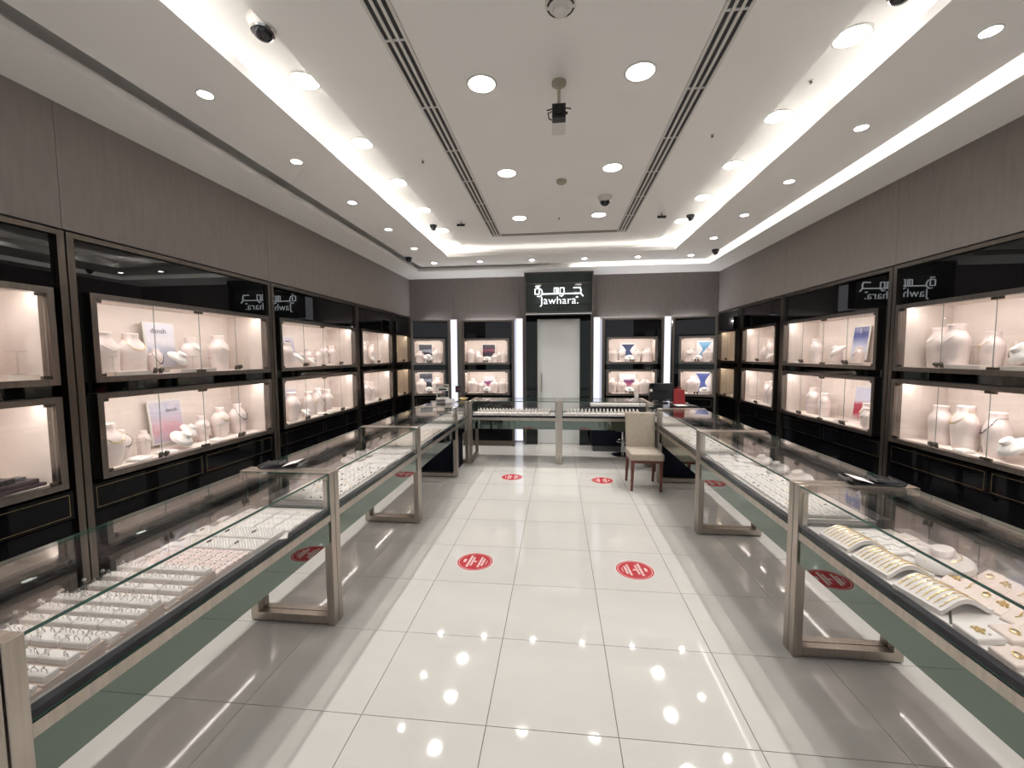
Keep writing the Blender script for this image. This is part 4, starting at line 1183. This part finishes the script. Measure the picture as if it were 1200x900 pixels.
fill('CR', 1, [('torso', .30, .18, 0, .76), ('lean', .46, .09, -.2, .75), ('torso', .58, .14, -.2, .70)])
poster('CR', 1, .52, .26, .28, .30, PM['paper'], 'white poster with a sky blue shape, upper niche of right corner cabinet', base=.08, motif=(hourglass(.24, .28, PM['sky']),))
fill('CR', 0, [('vase', .29, .17, 0, 1.05), ('lean', .44, .09, 0, .8), ('card', .20, .08, 0, .8)])
poster('CR', 0, .50, .26, .28, .36, PM['paper'], 'white poster with a royal blue hourglass shape, lower niche of right corner cabinet', base=.03, motif=(hourglass(.25, .34, PM['royal']),))

# ------------------------------------------------------------------ floor stickers
def sticker(x, y, rz, label):
    t = thing('floor_sticker', label, 'floor sticker', (x, y, .0002), rz, 'round red floor stickers')
    n = 40
    C = [(math.cos(2 * PI * i / n), math.sin(2 * PI * i / n)) for i in range(n)]
    obj('border', MB().lathe([(0, .152, .152), (.0008, .152, .152)], n), 'print', t)
    obj('disc', MB().lathe([(.0008, .146, .146), (.0012, .146, .146)], n), 'red', t)
    r = MB()
    a, b = .134, .130
    r.poly([(c * a, s * a, .0015) for c, s in C] + [(c * b, s * b, .0015) for c, s in C], [(i, (i + 1) % n, n + (i + 1) % n, n + i) for i in range(n)])
    obj('ring_line', r, 'print', t)
    L = MB()
    rnd = random.Random(5)
    # worn, unreadable lines of lettering: two short groups of words around a small arrow
    for yy, w, h in ((.085, .05, .022), (.045, .19, .020), (.018, .14, .016), (-.045, .17, .018), (-.070, .12, .018), (-.098, .06, .008)):
        x0 = -w / 2
        while x0 < w / 2:
            l = rnd.uniform(.007, .016)
            L.box((x0, yy - h / 2, .0012), (min(x0 + l, w / 2), yy + h / 2, .0015))
            x0 += l + .005
    L.poly([(-.016, -.006, .0015), (.016, -.022, .0015), (.004, -.004, .0015), (.018, .004, .0015), (-.006, .006, .0015)], [(0, 1, 2), (2, 3, 4, 0)])
    a = obj('lettering', L, 'print', t)
    a['kind'] = 'stuff'
sticker(.848, 1.515, PI / 2 - .1, 'round red floor sticker on the left tile row, closer to the entrance')
sticker(2.135, 1.502, -PI / 2 + .1, 'round red floor sticker on the right tile row, closer to the entrance')
sticker(.89, 3.935, PI / 2, 'round red floor sticker on the left tile row, close to the back counter')
sticker(2.128, 3.885, -PI / 2, 'round red floor sticker beside the upholstered chair')

# ------------------------------------------------------------------ chair
t = thing('side_chair', 'taupe upholstered side chair with red brown wooden legs by the right counters', 'chair', (2.625, 3.69, 0), 0)
sx, sy = .205, .245
seat = obj('seat', MB().box((-sx, -sy, .385), (sx, sy - .03, .475)), 'seat', t)
bevel(seat, .022, 4)
bk = MB()
# gently curved reclined back
n = 10
pts = []
for i in range(n + 1):
    z = .40 + .52 * i / n
    yy = sy - .075 + .10 * (i / n) ** 1.5
    w = sx - .012 + (.008 if i == n else 0)
    pts.append((z, yy, w))
v = []
for z, yy, w in pts: v += [(-w, yy, z), (w, yy, z), (w, yy + .055, z), (-w, yy + .055, z)]
fs = []
for i in range(n):
    for k in range(4):
        l = (k + 1) % 4
        fs.append((i * 4 + k, i * 4 + l, i * 4 + 4 + l, i * 4 + 4 + k))
fs += [(3, 2, 1, 0), (n * 4, n * 4 + 1, n * 4 + 2, n * 4 + 3)]
bo = obj('backrest', bk.poly(v, fs), 'seat', t, True)
bevel(bo, .016, 3)
obj('seat_rail', MB().box((-sx + .015, -sy + .015, .355), (sx - .015, sy - .04, .386)), 'wood', t)
def leg(x, y, dx, dy):
    mb = MB()
    a, b = .021, .013
    top = [(x - a, y - a), (x + a, y - a), (x + a, y + a), (x - a, y + a)]
    bot = [(x + dx - b, y + dy - b), (x + dx + b, y + dy - b), (x + dx + b, y + dy + b), (x + dx - b, y + dy + b)]
    mb.poly([(p[0], p[1], 0) for p in bot] + [(p[0], p[1], .37) for p in top], [(0, 3, 2, 1), (4, 5, 6, 7), (0, 1, 5, 4), (1, 2, 6, 5), (2, 3, 7, 6), (3, 0, 4, 7)])
    return mb
for x, y, dx, dy in ((-sx + .035, -sy + .035, -.012, -.008), (sx - .035, -sy + .035, .0, -.008), (-sx + .035, sy - .065, -.008, .045), (sx - .035, sy - .065, .0, .045)):
    obj('leg', leg(x, y, dx, dy), 'wood', t)

# ------------------------------------------------------------------ things on and behind the counters
def tray_set(F, x, y, rz, label1, label2, label3):
    z = CTOP + .0005
    m = at(F, x, y, z, rz)
    o = put('display_tray', None, m, label1, 'tray')
    b = MB()
    pr = [(-.13, .022), (-.12, .004), (-.10, 0), (.10, 0), (.12, .004), (.13, .022), (.126, .024), (.116, .009), (.10, .005), (-.10, .005), (-.116, .009), (-.126, .024)]
    n_ = len(pr)
    P = [(a, -.075, c) for a, c in pr] + [(a, .075, c) for a, c in pr]
    b.poly(P, [(i, (i + 1) % n_, n_ + (i + 1) % n_, n_ + i) for i in range(n_)] + [(5, 4, 7, 6), (4, 3, 8, 7), (3, 2, 9, 8), (2, 1, 10, 9), (1, 0, 11, 10)] + [tuple(q + n_ for q in f[::-1]) for f in [(5, 4, 7, 6), (4, 3, 8, 7), (3, 2, 9, 8), (2, 1, 10, 9), (1, 0, 11, 10)]])
    put('shell', b.mesh('shell', 'blackplastic'), Matrix.Identity(4), parent=o)
    c = put('calculator', None, m @ Matrix.Translation((.055, 0, .0056)) @ Matrix.Rotation(.12, 4, 'Y'), label2, 'calculator')
    put('body', MB().box((-.055, -.045, .004), (.05, .045, .020)).mesh('body', 'grey'), Matrix.Identity(4), parent=c)
    put('display', MB().box((-.05, -.035, .020), (-.028, .035, .0212)).mesh('display', 'smoke'), Matrix.Identity(4), parent=c)
    km = MB().box((-.006, -.007, .020), (.006, .007, .023)).mesh('key', 'blackplastic')
    for i in range(4):
        for j in range(4):
            put('key', km, Matrix.Translation((-.014 + i * .018, -.027 + j * .018, 0)), parent=c)
    put('price_sheet', MB().box((-.05, -.06, 0), (.04, .05, .002)).mesh('price_sheet', 'white'), m @ Matrix.Translation((-.06, 0, .0062)) @ Matrix.Rotation(.25, 4, 'Y') @ Matrix.Translation((0, 0, .012)), label3, 'paper')
tray_set(COUNTERS['L2'], .085, .40, PI / 2 + .15, 'curved black tray on the steel bar of the left counters', 'dark calculator in the black tray on the left counters', 'white paper in the black tray on the left counters')
tray_set(COUNTERS['R1'], -.04, .42, PI / 2 - .1, 'curved black tray on the steel bar of the right counters', 'dark calculator in the black tray on the right counters', 'white paper in the black tray on the right counters')
# scale
t = thing('jeweller_scale', 'precision weighing scale with glass draft shield on the back left counter', 'scale', (-.26, 4.58, CTOP + .001), .25)
bevel(obj('base', MB().box((-.10, -.12, 0), (.10, .12, .055)), 'whiteplastic', t), .006)
obj('pan', MB().lathe([(.055, .015, .015), (.066, .015, .015), (.068, .045, .045), (.072, .045, .045)], 20), 'chrome', t, True)
obj('front_panel', MB().box((-.095, -.126, .008), (.095, -.12, .045)), 'grey', t)
for x, y in ((-.09, -.06), (.09, -.06), (-.09, .11), (.09, .11)):
    obj('shield_post', MB().box((x - .005, y - .005, .055), (x + .005, y + .005, .25)), 'steel', t)
obj('shield_glass', MB().pane((-.085, -.062, .056), (.085, -.058, .245)), ['glass', 'edge'], t)
obj('shield_top', MB().box((-.098, -.068, .25), (.098, .118, .262)), 'steel', t)
obj('display_head', MB().box((-.10, .112, .16), (.10, .13, .215)), 'whiteplastic', t)
obj('readout', MB().box((-.085, -.075, .17), (.085, -.068, .215)), 'whiteplastic', t)
obj('readout_window', MB().box((-.06, -.077, .18), (.06, -.075, .205)), 'smoke', t)
t = thing('card_holder', 'small dark picture stand beside the scale on the back left counter', 'stand', (-.02, 4.62, CTOP + .001), .1)
obj('foot', MB().box((-.03, -.02, 0), (.03, .02, .006)), 'blackplastic', t)
obj('stem', MB().cyl((0, 0, .006), (0, 0, .14), .004, n=8), 'steel', t)
obj('frame', MB().box((-.045, -.006, .14), (.045, .006, .24)), 'blackplastic', t)
obj('picture', MB().box((-.032, -.008, .155), (.032, -.006, .225)), PM['darkred'], t)
tag(obj('notice_card', MB().box((-.07, -.001, .0), (.07, .001, .06)).box((-.07, .0, .0), (.07, .03, .002)), 'white', None, False, (-.10, 4.40, CTOP + .001), (0, 0, .1)), 'small white folded notice card in front of the scale', 'card')
t = thing('gold_dish', 'shallow yellow gold dish on the back left counter by the scale', 'dish', (.02, 4.80, CTOP + .002))
obj('bowl', MB().lathe([(0, .03, .03), (.006, .045, .045), (.03, .075, .075), (.033, .078, .078), (.03, .070, .070), (.012, .04, .04)], 24), 'gold', t, True)
# till corner on the right
t = thing('till_monitor', 'black till monitor seen from behind the right corner counter', 'monitor', (3.03, 4.52, CTOP + .001), -.05)
obj('foot', MB().box((-.10, -.02, 0), (.10, .14, .015)), 'blackplastic', t)
obj('neck', MB().box((-.025, .05, .015), (.025, .08, .12)), 'blackplastic', t)
bevel(obj('housing', MB().box((-.17, .0, .03), (.17, .05, .29)), 'blackplastic', t), .006)
obj('screen', MB().box((-.158, -.002, .042), (.158, .0, .278)), 'black', t)
obj('sticker', MB().cyl((-.145, -.004, .185), (-.145, -.001, .185), .022, n=20), 'print', t, True)
t = thing('gift_bag', 'small red paper bag standing right of the till monitor', 'bag', (3.27, 4.50, CTOP + .001), -.1)
obj('body', MB().poly([(-.075, -.04, 0), (.085, -.04, 0), (.085, .04, 0), (-.075, .04, 0), (-.07, -.03, .21), (.075, -.03, .20), (.075, .03, .20), (-.07, .03, .21)],
     [(0, 3, 2, 1), (0, 1, 5, 4), (1, 2, 6, 5), (2, 3, 7, 6), (3, 0, 4, 7), (4, 5, 6, 7)]), 'redbox', t)
for y in (-.025, .025):
    obj('handle', MB().tube([(-.03, y, .20), (-.025, y, .235), (.0, y, .245), (.025, y, .235), (.03, y, .20)], .003, 6), 'redbox', t, True)
t = thing('sanitiser_bottle', 'small white pump bottle left of the till monitor', 'bottle', (2.72, 4.76, CTOP + .001))
obj('bottle_body', MB().lathe([(0, .03, .022), (.005, .032, .024), (.10, .032, .024), (.115, .014, .014), (.125, .012, .012)], 18), 'whiteplastic', t, True)
obj('pump', MB().cyl((0, 0, .125), (0, 0, .145), .008, n=10).box((-.03, -.006, .145), (.008, .006, .155)), 'whiteplastic', t)
t = thing('folded_ledger', 'thin black folder lying open on the back right counter bar', 'folder', (3.27, 4.18, CTOP + .001), .15)
obj('cover', MB().box((-.14, -.09, 0), (.14, .09, .010)), 'blackplastic', t)
obj('page', MB().box((-.13, -.08, .010), (.0, .08, .013)), 'white', t)
# low service desk behind the back counter
t = thing('service_desk', 'low dark desk with white top behind the back counter, right of the door', 'desk', (2.62, 5.73, 0))
obj('desk_top', MB().box((-.52, -.14, .80), (.52, .14, .835)), 'deck', t)
obj('desk_body', MB().box((-.50, -.13, .10), (.50, .13, .80)), 'navy', t)
obj('desk_foot', MB().box((-.48, -.12, 0), (.48, .12, .10)), 'grey', t)
t = thing('bar_stool', 'low stool with chrome pedestal behind the back counter near the chair', 'stool', (2.62, 5.39, 0))
obj('pedestal', MB().lathe([(0, .19, .19), (.008, .19, .19), (.025, .09, .09), (.05, .03, .03), (.30, .026, .026), (.42, .022, .022)], 28), 'chrome', t, True)
obj('foot_rest', MB().tube([(.12 * math.cos(2 * PI * i / 20), .12 * math.sin(2 * PI * i / 20), .24) for i in range(20)], .010, 8, True), 'chrome', t, True)
obj('seat', MB().lathe([(.42, .15, .15), (.43, .18, .18), (.48, .18, .18), (.50, .16, .16)], 28), 'blackplastic', t, True)
